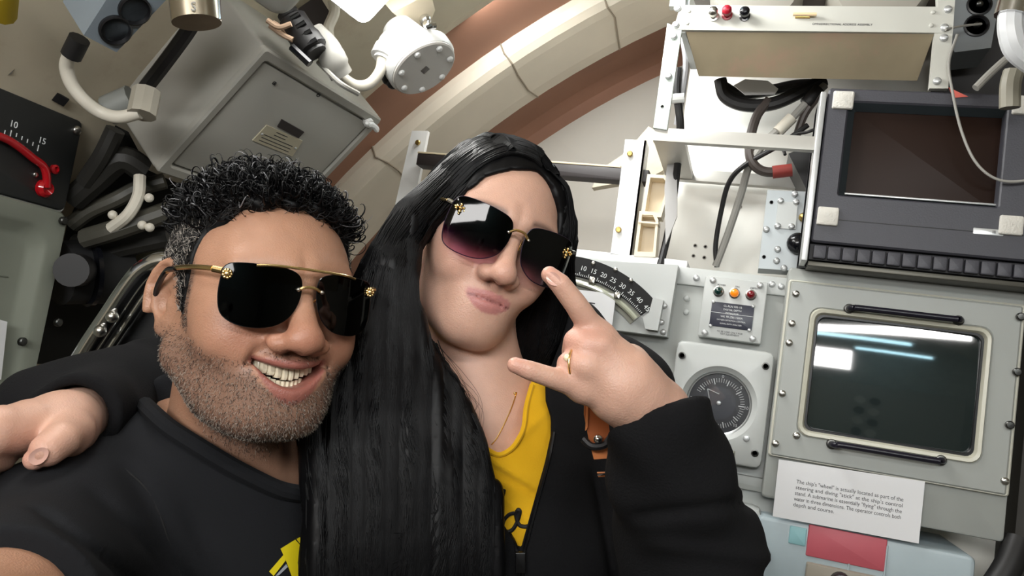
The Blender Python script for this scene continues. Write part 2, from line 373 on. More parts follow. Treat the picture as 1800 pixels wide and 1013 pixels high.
# round gauges in square cases
def gauge(name, label, tl, br, cpx, rad, full=True):
    g = thing(name, label, 'gauge', pt((tl[0]+br[0])/2, br[1], 1.42)); wi = -.012
    a = F.rc(*tl, *br, wi); u, v = F.px(*cpx, wi)
    TH = [2*math.pi*i/96 for i in range(96)]
    def circ_(r, c_): return [(u+r*math.cos(t), v+r*math.sin(t), c_) for t in TH]
    def sqr(d, c_):
        out = []; R_ = .012
        for t in TH:
            ct, st = math.cos(t), math.sin(t); s_ = min(((a[1]-u) if ct > 0 else (u-a[0]))/max(abs(ct),1e-9), ((a[3]-v) if st > 0 else (v-a[2]))/max(abs(st),1e-9))
            x, y = u+s_*ct, v+s_*st; qx = min(max(x, a[0]+R_), a[1]-R_); qy = min(max(y, a[2]+R_), a[3]-R_)
            l = math.hypot(x-qx, y-qy)
            if l > 1e-9: x, y = qx+(x-qx)/l*(R_-d), qy+(y-qy)/l*(R_-d)
            out.append((x, y, c_))
        return out
    MB().loft([sqr(0,W0), sqr(0,wi-.008), sqr(.002,wi-.003), sqr(.007,wi), circ_(rad*1.24,wi), circ_(rad*1.18,wi-.004), circ_(rad*1.02,wi-.012), circ_(rad,wi-.02), circ_(rad*.99,W0+.004)], True, True).build('case', GREYL, g, F)
    MB().lathe((u,v,wi), [(rad,-.020),(rad*1.03,-.011),(rad*1.07,-.009),(rad*1.0,-.0125)], 64, False).build('bezel_ring', ALU, g, F)
    d = MB().lathe((u,v,wi), [(rad*1.01,-.024),(rad*1.01,-.019),(.001,-.019)], 48).build('dial', mat('dial_black', (34,36,44), .45), g, F)
    MB().lathe((u,v,wi), [(rad*.55,-.019),(rad*.55,-.0182),(.001,-.0182)], 48).build('dial_disc', mat('dial_blue', (40,44,56), .4), d, F)
    tk = MB()
    for i in range(60):
        a_ = 2*math.pi*i/60; L_ = .14 if i % 6 else .2; r1 = rad*.84; r0 = r1-rad*L_; qq = .0004 if i % 6 else .0009
        ca, sa = math.cos(a_), math.sin(a_)
        if -1.9 < a_-math.pi*1.5 < -1.3: continue
        tk.poly([(u+r*ca-s_*qq*sa, v+r*sa+s_*qq*ca) for r, s_ in ((r0,-1),(r1,-1),(r1,1),(r0,1))], wi-.019, wi-.0185)
    tk.build('tick_marks', WINK, d, F)
    for i, s_ in enumerate(('0','5','10','15','20','25','30')):
        a_ = math.radians(88-i*45); text(s_, rad*.15, F, u+rad*.92*math.cos(a_)*.98, v+rad*.92*math.sin(a_)*.98, wi-.0185, WINK, 'numeral', d)
    nd = MB()
    for aa, bb in (((-.42,.42),(-.02,.30)),((-.42,.42),(-.30,.02)),):
        nd.tube([(u+rad*aa[0], v+rad*aa[1], wi-.015), (u+rad*bb[0], v+rad*bb[1], wi-.015)], .0009, 6)
    nd.build('needle', WINK, g, F)
    MB().knob((u,v,wi-.0185), .0042, .005).build('hub', ALU, g, F)
    MB().lathe((u,v,wi), [(rad,-.0135),(rad,-.0125),(.001,-.0125)], 48).build('glass', GLASS, g, F)
    return g, wi
g, wi = gauge('pressure_gauge', 'upper round dial gauge with black face and white tick marks in grey case', (1190.5,597), (1338,826), (1263,709), .0525)
for x, y in ((1199,625),(1346,644),(1327,797)): screw(g, F, *F.px(x,y,wi), wi, .0064, DSTEEL, 'socket')
u, v = F.px(1312,771,wi); MB().knob((u,v,wi), .0055, .004).build('adjuster', ALU, g, F)
a = F.rc(1238,784,1290,813,wi); MB().plate(*a, wi, wi+.002, .001).build('name_plate', mat('worn_plate', (138,138,126), .35, .5, var=.45, vscale=60), g, F)
g, wi = gauge('depth_gauge', 'lower round dial gauge half hidden behind the black sleeve', (1160,860), (1318,1075), (1225,925), .062)
screw(g, F, *F.px(1317,900,wi), wi, .0068, ALU, 'socket')

# ------------------------------------------------------------------ cathode ray display
k = thing('display_unit', 'putty grey cathode ray display unit with black handles and glossy dark screen', 'display', pt(1560,950,1.5))
oa = F.rc(1389,470,1769,952,-.012); fa = F.rc(1391,494,1769,872,0)
fa = (F.px(1391,494)[0], F.px(1800,535)[0]-.0, F.px(1769,872)[1], F.px(1391,494)[1])
MB().plate(fa[0]-.006, fa[1]+.006, F.px(1336,873,-.012)[1], F.px(1389,470,-.012)[1], -.30, -.012, .006, .004).build('body', CRTG, k, F)
hole = (F.px(1425,655)[0], F.px(1722,690)[0], F.px(1560,779)[1], F.px(1590,571)[1])
fp = MB().frame(fa, (hole[0]-.010,hole[1]+.010,hole[2]-.010,hole[3]+.010), -.012, 0, .004, .016, .003).build('face_plate', CRTG, k, F)
h = hole
MB().loft([rr(h[0]-.011,h[1]+.011,h[2]-.011,h[3]+.011,.018,-.001), rr(h[0]-.009,h[1]+.009,h[2]-.009,h[3]+.009,.018,.004), rr(h[0]-.004,h[1]+.004,h[2]-.004,h[3]+.004,.014,.003), rr(*h,.012,-.006), rr(*h,.012,-.0118)], False, False).build('bezel', mat('bezel_putty', (196,194,178), .32), k, F)
# convex tube face
nu, nv = 24, 18; vs_, fs_ = [], []
for j in range(nv+1):
    for i in range(nu+1):
        x, y = i/nu*2-1, j/nv*2-1
        vs_.append(((h[0]+h[1])/2+x*(h[1]-h[0])/2*1.005, (h[2]+h[3])/2+y*(h[3]-h[2])/2*1.005, -.0115+.010*(1-.5*x*x-.5*y*y)))
for j in range(nv):
    for i in range(nu): p0 = j*(nu+1)+i; fs_.append((p0,p0+1,p0+nu+2,p0+nu+1))
MB().add(vs_, fs_).build('screen', mat('tube_face', (34,42,42), .06, coat=1, spec=1.0), k, F)
MB().frame((h[0]-.002,h[1]+.002,h[2]-.002,h[3]+.002), (h[0]+.0035,h[1]-.0035,h[2]+.0035,h[3]-.0035), -.0118, -.004, .012, .012, .001).build('gasket', BLACK, k, F)
for (x0,y0),(x1,y1) in (((1495,541),(1690,562)),((1464,782),(1659,811))):
    u0,v0 = F.px(x0,y0,.02); u1,v1 = F.px(x1,y1,.02)
    hd = MB().tube(spl([(u0,v0,0),(u0,v0,.014),(u0+.006,v0,.022),(u0+.02,(v0+v1)/2,.023),(u1-.02,(v0+v1)/2,.023),(u1-.006,v1,.022),(u1,v1,.014),(u1,v1,0)], 5), .0052, 12).build('handle', mat('handle_black', (24,22,34), .3), k, F)
    for uu, vv in ((u0,v0),(u1,v1)): MB().knob((uu,vv,0), .0085, .006).build('handle_foot', DSTEEL, hd, F)
for x, y in ((1399,517),(1392,569),(1387,603),(1375,692),(1400,766),(1363,780),(1766,846)): screw(k, F, *F.px(x,y), 0, .0062, STEEL)
for x, y in ((1791,655),(1778,748),(1797,558)): screw(k, F, F.px(x,y)[0]-.004, F.px(x,y)[1], 0, .0065, DSTEEL, 'stud')
MB().frame((fa[0]-.004, fa[1]+.004, F.px(1353,799)[1]-.002, fa[3]+.003), (fa[0]+.001, fa[1]-.001, F.px(1353,799)[1]+.001, fa[3]-.001), -.012, -.002, .005, .003).build('edge_trim', mat('trim_putty', (200,199,186), .4), k, F)

# the paper note hanging under it
n = thing('printed_note', 'white printed paper note taped below the dark screen', 'notice', pt(1490,955,1.39))
wi = .006
P4 = [F.px(*p,wi) for p in ((1369,808),(1626,847),(1615,956),(1358,908))]
MB().poly(P4, wi-.0012, wi).build('sheet', PAPER, n, F)
tl, tr = np.array(F.px(1400,847,wi)), np.array(F.px(1588,879,wi)); rot = math.atan2(tr[1]-tl[1], tr[0]-tl[0])
LN = ['The ship\'s "wheel" is actually located as part of the','steering and diving "stick" at the ship\'s control','stand. A submarine is essentially "flying" through the','water in three dimensions. The operator controls both','depth and course.']
bl = np.array(F.px(1394,887,wi))
for i, s_ in enumerate(LN):
    p = tl+(bl-tl)*i/4
    o = text(s_, .0088, F, p[0], p[1], wi, INK, 'text_line', n, .0002, 'LEFT', rot, 1.0)
    if i < 4:                                       # justified lines
        L_ = F.L(np.array([tuple(x.co) for x in o.data.vertices])); wdt = (L_[:,0]-p[0]).max(); s2 = (tr[0]-tl[0])/wdt
        L_[:,1] = L_[:,1]+(L_[:,0]-p[0])*(s2-1)*math.tan(rot)
        L_[:,0] = p[0]+(L_[:,0]-p[0])*s2; o.data.vertices.foreach_set('co', F.P(L_).astype(np.float32).ravel())

# lower box with a clear blue cover
k = thing('covered_box', 'pale blue grey instrument box with red panel under the printed note', 'box', pt(1500,1060,1.4))
wi = .0
a = F.rc(1333,905,1700,1100,wi); a1_ = F.px(1718,970,wi)[0]
BLUEG = mat('pale_blue_grey', (176,190,196), .35, var=.06)
MB().plate(a[0], a1_, a[2], a[3], -.2, wi, .010, .006).build('body', BLUEG, k, F)
MB().plate(F.px(1420,940,wi)[0], F.px(1561,940,wi)[0], F.px(1490,992,wi)[1], F.px(1490,935,wi)[1], wi, wi+.003, .002).build('red_panel', mat('faded_red', (196,92,104), .5, var=.1), k, F)
MB().plate(F.px(1387,940,wi)[0], F.px(1418,940,wi)[0], F.px(1400,958,wi)[1], F.px(1400,926,wi)[1], wi, wi+.002, .002).build('teal_sticker', mat('teal_tape', (150,198,204), .5), k, F)
MB().plate(F.px(1416,1000,wi)[0], F.px(1560,1000,wi)[0], F.px(1480,1060,wi)[1], F.px(1480,1000,wi)[1], wi, wi+.012, .003).build('switch_plate', mat('tan_plate', (150,142,128), .5), k, F)
MB().knob((*F.px(1475,1020,wi),wi+.012), .016, .02).build('knob', BLACK, k, F)
o = screw(k, F, *F.px(1342,964,wi), wi, .0075, STEEL, 'stud')
for x in (1600,1660): MB().plate(F.px(x,0,wi)[0]-.002, F.px(x,0,wi)[0]+.002, a[2], a[3]-.008, wi, wi+.003).build('cover_rib', BLUEG, k, F)

# ------------------------------------------------------------------ dark grey monitor
k = thing('flat_monitor', 'dark grey monitor with white felt corner pads and brownish blank screen', 'monitor', pt(1600,490,1.34))
wm = .055
TL, TR = F.px(1457,154,wm), F.px(1800,157,wm); BL = F.px(1420,448,wm)
mo = (F.px(1440,300,wm)[0], F.px(1440,300,wm)[0]+.372, F.px(1430,425,wm)[1], F.px(1457,154,wm)[1])
ho = (F.px(1474,345,wm)[0], F.px(1765,250,wm)[0], F.px(1600,352,wm)[1], F.px(1600,184,wm)[1])
MB().frame(mo, ho, wm-.05, wm, .006, .003, .003).build('bezel', MONG, k, F)
hi = (F.px(1486,340,wm-.02)[0], F.px(1755,340,wm-.02)[0], F.px(1600,352,wm-.02)[1], F.px(1600,200,wm-.02)[1])
MB().loft([rr(*ho,.003,wm-.002), rr(*hi,.003,wm-.022)], False, False).build('bevel', mat('bevel_slate', (50,58,62), .4), k, F)
SCRM = mat('monitor_screen', (34,19,12), .5, spec=.2)
MB().plate(ho[0]-.004, ho[1]+.004, ho[2]-.004, ho[3]+.004, wm-.03, wm-.023, .002).build('screen', SCRM, k, F)
MB().box(hi[0]-.002, hi[1]+.002, hi[2]-.0005, hi[2]+.0028, wm-.022, wm-.012).build('bottom_glint_strip', ALU, k, F)
for d in (0, .008): MB().box(hi[1]-.004+d, hi[1]+.0005+d, hi[2], hi[3]-.02*(1 if d else 2), wm-.022, wm-.008+d*.5).build('side_strip', ALU, k, F)
MB().plate(mo[0]-.012, mo[1]+.012, mo[2]-.035, mo[3]-.006, wm-.11, wm-.05, .003).build('rear_case', MOND, k, F)
gz = F.px(1430,424,wm)[1]; gb = F.px(1425,452,wm)[1]
MB().box(mo[0], mo[1], gb-.002, gz-.002, wm-.05, wm-.012).build('grille_back', mat('grille_dark', (34,34,38), .6), k, F)
ns = 16
for i in range(ns):
    x0 = mo[0]+.006+(mo[1]-mo[0]-.012)*i/ns; x1 = x0+(mo[1]-mo[0])/ns*.86
    MB().plate(x0, x1, gb, gz-.005, wm-.012, wm-.003, .002, .002).build('grille_slat', MONG, k, F)
lz = F.px(1430,383,wm)[1]; MB().box(mo[0]+.001, mo[1]-.001, lz-.0007, lz+.0007, wm-.001, wm+.0005).build('seam', BLACK, k, F)
for x, y in ((1482,177),(1800,186),(1455,381),(1777,397)):
    u, v = F.px(x,y,wm); MB().plate(u-.0165, u+.0165, v-.0155, v+.0155, wm, wm+.006, .003, .003).build('felt_pad', FELT, k, F)
u, v = F.px(1737,408,wm); lb = MB().plate(u-.021, u+.021, v-.005, v+.005, wm, wm+.001, .001, .0005).build('name_badge', ALU, k, F)
text('III', .007, F, u+.008, v, wm+.001, INK, 'badge_text', lb)
for x0, s_ in ((mo[0]-.012, -1), (mo[1]+.002, 1)):
    MB().plate(x0, x0+.010, mo[2]-.034, mo[3]-.008, wm-.10, wm+.003, .002, .002).build('side_bracket', ALU, k, F)
MB().box(mo[0], mo[1], gb-.012, gb-.004, wm-.09, wm-.014).build('bottom_rail', mat('rail_dark', (80,78,70), .4, .5), k, F)
sg = MB().poly([F.px(*p,wm+.001) for p in ((1667,153),(1681,160),(1702,170),(1676,172))], wm, wm+.0012).build('red_tape', mat('red_tape', (206,96,84), .5), k, F)
# cord hanging across the monitor
b = MB().tube(spl([pt(1683,60,1.30),pt(1668,110,1.325),pt(1674,160,1.33),pt(1690,230,1.33),pt(1715,285,1.33),pt(1752,315,1.33),pt(1800,318,1.33),pt(1860,300,1.33)], 8), .0022, 8)
tag(b.build('hanging_cord', GREYC), 'thin grey cord looping down across the dark monitor screen', 'cord')

# ------------------------------------------------------------------ equipment rack
k = thing('equipment_rack', 'aluminium rack frame with lever switches along its cream top panel', 'rack', pt(1400,330,1.45))
wr = .06
RACKP = mat('rack_cream', (194,194,186), .42, var=.05)
MINT = mat('rack_grey_mint', (190,202,194), .4, var=.10, vscale=9)
MB().poly([F.px(*p,wr) for p in ((1196,9),(1678,12),(1675,58),(1184,52))], wr-.008, wr).build('top_panel', RACKP, k, F)
MB().poly([F.px(*p,wr) for p in ((1186,-60),(1208,-60),(1204,9),(1176,9))], wr-.02, wr-.004).build('upper_upright', RACKP, k, F)
MB().poly([F.px(*p,wr) for p in ((1648,-60),(1684,-60),(1679,13),(1650,13))], wr-.02, wr-.004).build('upper_upright', RACKP, k, F)
up = MB().poly([F.px(*p,wr) for p in ((1173,40),(1198,52),(1172,228),(1148,224))], wr-.012, wr-.001).build('upright', MINT, k, F)
MB().poly([F.px(*p,wr) for p in ((1643,56),(1675,57),(1667,155),(1634,155))], wr-.012, wr-.001).build('upright', RACKP, k, F)
for x, y in ((1191,15),(1188,44),(1184,64),(1175,134)): screw(k, F, *F.px(x,y,wr), wr, .0065, ALU)
for x, y in ((1666,17),(1660,49),(1659,67),(1647,143)): screw(k, F, *F.px(x,y,wr), wr, .0065, ALU)
for x, y in ((1211,20),(1208,41),(1640,22),(1637,45)): screw(k, F, *F.px(x,y,wr), wr, .0035, RACKP)
screw(k, F, *F.px(1164,187,wr), wr-.001, .003, DSTEEL, 'socket')
for x, y, m_, nm in ((1254,29,STEEL,'metal_switch'),(1278,27,mat('red_button',(150,20,40),.35),'red_button'),(1309,29,BLACKG,'black_knob')):
    u, v = F.px(x,y,wr); o = MB().lathe((u,v,wr), [(.0095,0),(.0095,.003),(.006,.004),(.006,.012),(.0085,.014),(.0085,.022),(.005,.026),(.001,.027)], 18).build(nm, m_, k, F)
u, v = F.px(1413,29,wr); o = MB().box(u-.014,u+.010,v-.004,v+.004,wr,wr+.006).build('fuse_clip', BRASS, k, F)
MB().tube([(u-.018,v,wr+.008),(u+.02,v,wr+.008)], .003, 10).build('fuse', mat('fuse_ivory',(226,200,160),.3), o, F)
text('OMNIDIRECTIONAL ADDRESS ASSEMBLY', .0052, F, *F.px(1480,43,wr), wr, INK, 'panel_caption', k)
# hanging chassis tray seen from below
p0 = [pt(1206,56,1.345), pt(1642,60,1.345), pt(1612,142,1.40), pt(1228,134,1.40)]
b = MB(); up_ = np.array([0,.12,.05])
b.loft([[tuple(p) for p in p0], [tuple(np.array(p)+up_) for p in p0]]).build('chassis_tray', BEIGE, k)
p1 = [pt(1200,54,1.36), pt(1232,140,1.68)]
MB().loft([[pt(1196,58,1.36), pt(1205,58,1.36), pt(1226,122,1.42), pt(1214,122,1.42)], [tuple(np.array(q_)+(0,0,.08)) for q_ in (pt(1196,58,1.36), pt(1205,58,1.36), pt(1226,122,1.42), pt(1214,122,1.42))]]).build('tray_runner', ALU, k)
# two round devices above the top panel
for x, y in ((1330,-16),(1545,-20)):
    u, v = F.px(x,y,-.02); o = MB().lathe((u,v,-.08), [(.085,0),(.085,.07),(.075,.085),(.05,.088),(.001,.088)], 40).build('blower_housing', mat('blower_grey',(150,146,136),.45), k, F)
MB().box(F.px(1205,-40,0)[0], F.px(1675,-40,0)[0], F.px(1400,8,0)[1], F.px(1400,-120,0)[1], -.22, -.10).build('upper_backplate', mat('rack_dark',(70,62,54),.6), k, F)  # plain dark brown plate behind the top panel
# lower shelf frame: front bar, side bars, rear bar (horizontal, seen from below)
Yf, Yb = 1.345, 1.60
zf = atY(1160,236,Yf)[2]
fl = np.array([atY(1150,230,Yf)[0], Yf, zf]); xr = atY(1434,245,Yf)[0]
AL2 = mat('shelf_aluminium', (186,184,178), .4, .35)
SH = Fr((0,0,zf), (1,0,0), (0,1,0))
MB().box(fl[0], xr, Yf, Yf+.016, -.012, .012).build('shelf_front_bar', AL2, k, SH)
MB().box(fl[0], fl[0]+.055, Yf+.016, Yb, -.010, .004).build('shelf_side_bar', AL2, k, SH)
MB().box(fl[0]+.02, xr+.03, Yb, Yb+.02, -.012, .012).build('shelf_rear_bar', AL2, k, SH)

# loose ribbon and cable bundles behind the left upright
tag(MB().tube(spl([pt(1200,62,1.40),pt(1206,110,1.41),pt(1200,160,1.42),pt(1190,220,1.44)],6), [.006]*19, 8).build('ribbon_bundle', mat('ribbon_grey',(150,150,152),.5)), 'grey ribbon cable running down behind the left rack upright', 'cable')
o = tag(MB().tube(spl([pt(1192,120,1.41),pt(1190,165,1.415),pt(1196,225,1.43),pt(1190,300,1.5),pt(1176,400,1.52),pt(1160,470,1.5)],6), .0075, 10).build('cable_bundle', RUB), 'black cable bundle with white tie behind the left rack upright', 'cable')
MB().tube([pt(1181,174,1.405), pt(1203,172,1.405)], .009, 10).build('cable_tie', WHITE, o)
tag(MB().poly([F.px(*p,-.10) for p in ((1176,262),(1190,280),(1190,380),(1170,430),(1168,330))], -.108, -.10).build('flat_ribbon', mat('ribbon_silver',(176,174,172),.4), fr=F), 'flat silver ribbon strip hanging beside the ivory trays', 'cable')
CB = [('sagging_cable', RUB, .013, [(1266,140,1.524),(1275,170,1.528),(1310,185,1.528),(1360,182,1.524),(1410,160,1.520),(1450,140,1.520)], 'thick black cable sagging under the beige chassis tray'),
      ('sagging_cable', RUB, .011, [(1268,150,1.538),(1300,166,1.542),(1350,160,1.542),(1400,150,1.535),(1450,150,1.528)], 'second black cable sagging behind the thick one under the tray'),
      ('brown_hose', BROWNC, .0095, [(1352,176,1.520),(1330,205,1.517),(1318,250,1.513),(1322,285,1.506),(1345,302,1.506),(1385,300,1.506)], 'brown rubber hose bending down to a red sleeve'),
      ('coax_lead', GREYC, .0075, [(1450,150,1.506),(1420,178,1.502),(1385,215,1.499),(1350,245,1.502),(1318,290,1.513),(1303,340,1.542),(1280,410,1.578),(1258,468,1.596)], 'grey coaxial lead running diagonally down the cream wall'),
      ('thin_black_lead', RUB, .005, [(1420,220,1.499),(1370,255,1.499),(1310,290,1.506),(1282,320,1.524),(1268,370,1.560),(1258,430,1.585),(1260,470,1.596)], 'thin black lead crossing the rack opening and dropping down the wall'),
      ('dark_stub_lead', BROWNC, .0075, [(1445,160,1.499),(1415,200,1.506),(1400,240,1.513),(1392,262,1.520)], 'short dark lead behind the white cable connector'),
      ('small_black_wire', RUB, .003, [(1445,222,1.477),(1420,232,1.477),(1400,236,1.492),(1375,250,1.492),(1380,272,1.470)], 'small black wire knotted near the monitor edge')]
cabs = [tag(MB().tube(spl([pt(*q_) for q_ in P_], 7), r_, 10).build(nm, m_), lb, 'cable') for nm, m_, r_, P_, lb in CB]
MB().tube([pt(1416,183,1.501), pt(1440,157,1.502)], .0125, 12).build('boot', RUB, cabs[3])
MB().tube([pt(1367,232,1.497), pt(1392,207,1.497)], .0115, 12).build('white_connector', WHITEC, cabs[3])
MB().tube([pt(1358,303,1.502), pt(1392,299,1.502)], .0125, 12).build('red_sleeve', mat('red_rubber',(150,60,54),.5), cabs[2])
o = MB().poly([F.px(*p,-.1) for p in ((1310,139),(1350,142),(1368,156),(1362,165),(1310,166),(1290,150))], -.105, -.1).build('torn_tag', PAPER, fr=F); tag(o, 'torn white paper tag hanging under the beige tray', 'tag')
o = MB().poly([F.px(*p,-.12) for p in ((1382,272),(1432,335),(1412,333),(1386,275)) ], -.20, -.12).build('bracket_plate', BLACK, fr=F)
tag(MB().poly([F.px(*p,-.10) for p in ((1386,270),(1440,250),(1440,335),(1418,334))], -.26, -.10).build('wedge_bracket', BLACK, fr=F), 'black wedge shaped bracket beside the left edge of the monitor', 'bracket'); bpy.data.objects.remove(o)

# ------------------------------------------------------------------ grey plate with knob below the rack
k = thing('switch_plate', 'grey metal plate with black ball knob between cream wall and monitor', 'panel', pt(1385,475,1.5))
wp = -.09
SLV = mat('silver_grey_paint', (170,176,178), .4, .2, var=.05)
MB().poly([F.px(*p,wp) for p in ((1349,334),(1440,338),(1428,478),(1333,472))], wp-.06, wp).build('plate', SLV, k, F)
MB().poly([F.px(*p,wp) for p in ((1368,354),(1402,357),(1398,404),(1362,402))], wp, wp+.004).build('cover_plate', GREYL, k, F)
for x, y in ((1397,342),(1372,354),(1399,356),(1347,404),(1367,398),(1391,399),(1367,439),(1365,459),(1378,472)): screw(k, F, *F.px(x,y,wp), wp+.003, .006, ALU)
for x, y in ((1356,356),(1343,452)): screw(k, F, *F.px(x,y,wp), wp, .0035, BLACK, 'socket')
MB().ball((*F.px(1402,430,wp),wp+.012), (.020,.020,.016), 20, 12).build('ball_knob', BLACKG, k, F)
MB().ball((*F.px(1412,384,wp),wp+.008), .009, 14, 10).build('brass_knob', BRASS, k, F)

# ------------------------------------------------------------------ white bracket frame and ivory trays
k = thing('bracket_frame', 'white painted steel bracket frame with black crossbar behind the woman', 'frame', pt(1060,460,1.52))
wb = -.10
MB().plate(-.62, F.px(1208,468,wb)[0], F.px(1100,462,wb)[1]-.006, F.px(1100,447,wb)[1], wb-.12, wb, .003).build('base_ledge', WHITE, k, F)
p_ = [F.px(*q_,wb) for q_ in ((1099,245),(1136,247),(1110,449),(1073,447))]
MB().poly(p_, wb-.012, wb).build('post', WHITE, k, F)
MB().poly([p_[1], (p_[1][0]-.004,p_[1][1]), (p_[2][0]-.004,p_[2][1]), p_[2]], wb-.05, wb).build('post_flange', WHITE, k, F)
for x, y in ((1108,272),(1088,405)): screw(k, F, *F.px(x,y,wb), wb, .006, BRASS, 'stud')
p_ = [F.px(*q_,wb-.06) for q_ in ((724,230),(752,230),(742,350),(706,350))]
lo = MB().poly(p_+[], wb-.072, wb-.06)
MB().poly([p_[0],p_[1],(p_[2][0]-.02,p_[2][1]-.12),(p_[3][0]-.02,p_[3][1]-.12)], wb-.072, wb-.06).build('post', WHITE, k, F)
screw(k, F, *F.px(736,252,wb-.06), wb-.06, .006, BRASS, 'stud')
u0, v0 = F.px(735,300,wb-.03); u1, v1 = F.px(1143,304,wb-.03); vv = F.px(1050,296,wb-.03)[1]
MB().plate(u0, u1, vv-.026, vv, wb-.05, wb-.013, .002).build('crossbar', mat('crossbar_black',(44,38,38),.5), k, F)
MB().box(u0, F.px(1088,300,wb)[0], vv, vv+.004, wb-.05, wb-.012).build('crossbar_lip', mat('tan_edge',(206,190,160),.5), k, F)
for nm, lb, q4, dz in (('ivory_tray','upper ivory plastic tray hooked behind the white post',((1138,306),(1170,308),(1180,320),(1162,382),(1126,380)),0),('ivory_tray','lower ivory plastic tray standing on the white ledge',((1124,371),(1150,372),(1157,386),(1152,452),(1114,450)),.02)):
    t = thing(nm, lb, 'tray', pt(q4[-1][0]+15, q4[-1][1], 1.5)); ws = wb-.004-.0+dz*.3
    out = [F.px(*q_,ws) for q_ in q4]; cx_, cy_ = np.mean(out, 0)
    inn = [((x-cx_)*.72+cx_, (y-cy_)*.82+cy_) for x, y in out]
    MB().loft([[(x,y,ws-.045) for x,y in out], [(x,y,ws) for x,y in out], [(x,y,ws) for x,y in inn], [(x,y,ws-.038) for x,y in inn]]).build('tray_body', IVORY, t, F)
    if dz: MB().box(out[0][0]+.001, out[1][0]+.012, F.px(1140,392,ws)[1]-.002, F.px(1140,392,ws)[1]+.002, ws-.03, ws+.003).build('divider', IVORY, t, F)
o = MB().poly([F.px(*q_,-.3) for q_ in ((1140,222),(1168,240),(1180,270),(1165,300),(1142,312),(1040,330),(1060,295),(1100,268))], -.33, -.3).build('lagging_pad', CREAM, fr=F)
tag(o, 'cream lagging pad bulging behind the white post', 'insulation')
# ------------------------------------------------------------------ big grey cabinet on the curved hull
A0 = CAM + ray(462,77)*1.1
CF = Fr(A0, (.091,.996,.02), (.659,-.076,.748))      # u along hull, v up the curve, w out of the door
k = thing('hull_cabinet', 'large grey steel cabinet with wing latch bolted to the sloping hull', 'cabinet', A0)
LW, LH = .318, .253
MB().plate(0, LW, -LH, 0, -.20, 0, .006, .004).build('body', CAB, k, CF)
rim = MB().frame((0,LW,-LH,0), (.016,LW-.016,-LH+.018,-.018), -.002, .010, .008, .004, .003).build('door_rim', CAB, k, CF)
dr = MB().plate(.019, LW-.019, -LH+.021, -.021, -.002, .007, .004, .002).build('door', CAB, k, CF)
for x, y in ((458,107),(560,167)): screw(k, CF, *CF.px(x,y,.007), .0065, .004, BLACK, 'socket')
u, v = CF.px(482,146,.007); MB().plate(u-.003,u+.003,v-.003,v+.003,.007,.010,.001).build('rivet', DSTEEL, dr, CF)
pp = [CF.px(*q_,.007) for q_ in ((495,209),(534,231),(524,242),(487,222))]
MB().poly(pp, .007, .009).build('black_label', mat('dark_label',(52,46,46),.4), dr, CF)
pp = [CF.px(*q_,.007) for q_ in ((468,219),(531,247),(513,274),(443,246))]
pl_ = MB().poly(pp, .007, .009).build('ivory_label', mat('ivory_label',(196,188,164),.5), dr, CF)
c0 = np.array(pp)
for i in range(5):
    a_ = c0[0]*(1-(i+.7)/5.6)+c0[3]*(i+.7)/5.6; b_ = c0[1]*(1-(i+.7)/5.6)+c0[2]*(i+.7)/5.6
    s0, s1 = (.3,.6) if i < 2 else (.1,.85)
    p1_, p2_ = a_+(b_-a_)*s0, a_+(b_-a_)*s1; nn_ = (b_-a_)[::-1]*np.array([-1,1]); nn_ = nn_/np.linalg.norm(nn_)*.0006
    MB().poly([tuple(p1_-nn_), tuple(p2_-nn_), tuple(p2_+nn_), tuple(p1_+nn_)], .009, .0094).build('label_line', INK, pl_, CF)
for f_ in (0, 1):
    e_ = (c0[0]+c0[3])/2*(1-f_)+(c0[1]+c0[2])/2*f_; e_ = e_+(c0.mean(0)-e_)*.12; screw(pl_, CF, e_[0], e_[1], .009, .0022, ALU)
u, v = CF.px(648,216,.012)
wn = MB().knob((u,v,.004), .009, .012).build('wing_latch', WHITE, k, CF)
for s_ in (-1, 1): MB().tube(spl([(u,v,.016),(u+s_*.010,v+s_*.002,.020),(u+s_*.020,v-s_*.002,.024)],4), [.006,.006,.006,.005,.005,.0055,.0055,.005,.003], 8).build('wing', WHITE, wn, CF)
# second cabinet, cut by the top of the frame
A1 = CAM + ray(500,42)*0.98
C2 = Fr(A1, (.091,.996,.02), (.659,-.076,.748))
k = thing('upper_cabinet', 'light grey rounded cabinet corner above the large steel cabinet', 'cabinet', A1)
MB().plate(-.24, 0, 0, .2, -.16, 0, .02, .012).build('body', mat('upper_cab_grey',(184,184,178),.4), k, C2)

# ------------------------------------------------------------------ hull light fixture (the lamp seen at the top)
A2 = CAM + ray(640,52)*1.17
C3 = Fr(A2, (.091,.996,.02), (.659,-.076,.748))
k = thing('hull_lamp', 'bright white fluorescent lamp fixture on the hull overhead', 'lamp', A2)
EM = mat('lamp_diffuser', (255,255,255), .5, emit=(255,254,250), estr=21)
MB().plate(-.62, 0, 0, .19, -.07, -.012, .015, .006).build('housing', WHITE, k, C3)
MB().plate(-.61, -.004, .004, .186, -.012, .004, .014, .008).build('diffuser', EM, k, C3)
pp = [C3.px(*q_,-.02) for q_ in ((690,22),(757,-12),(765,18),(755,42),(722,48))]
MB().poly(pp, -.05, -.02).build('end_bracket', IVORY, k, C3)
u, v = C3.px(743,30,-.02); MB().ball((u,v,-.012), .010, 12, 8).build('latch_boss', CHROME, k, C3)
MB().tube(spl([C3.P((u,v,-.01))[0], dep(750,45,1.17), dep(765,45,1.17)],4), .005, 8).build('latch', CHROME, k)

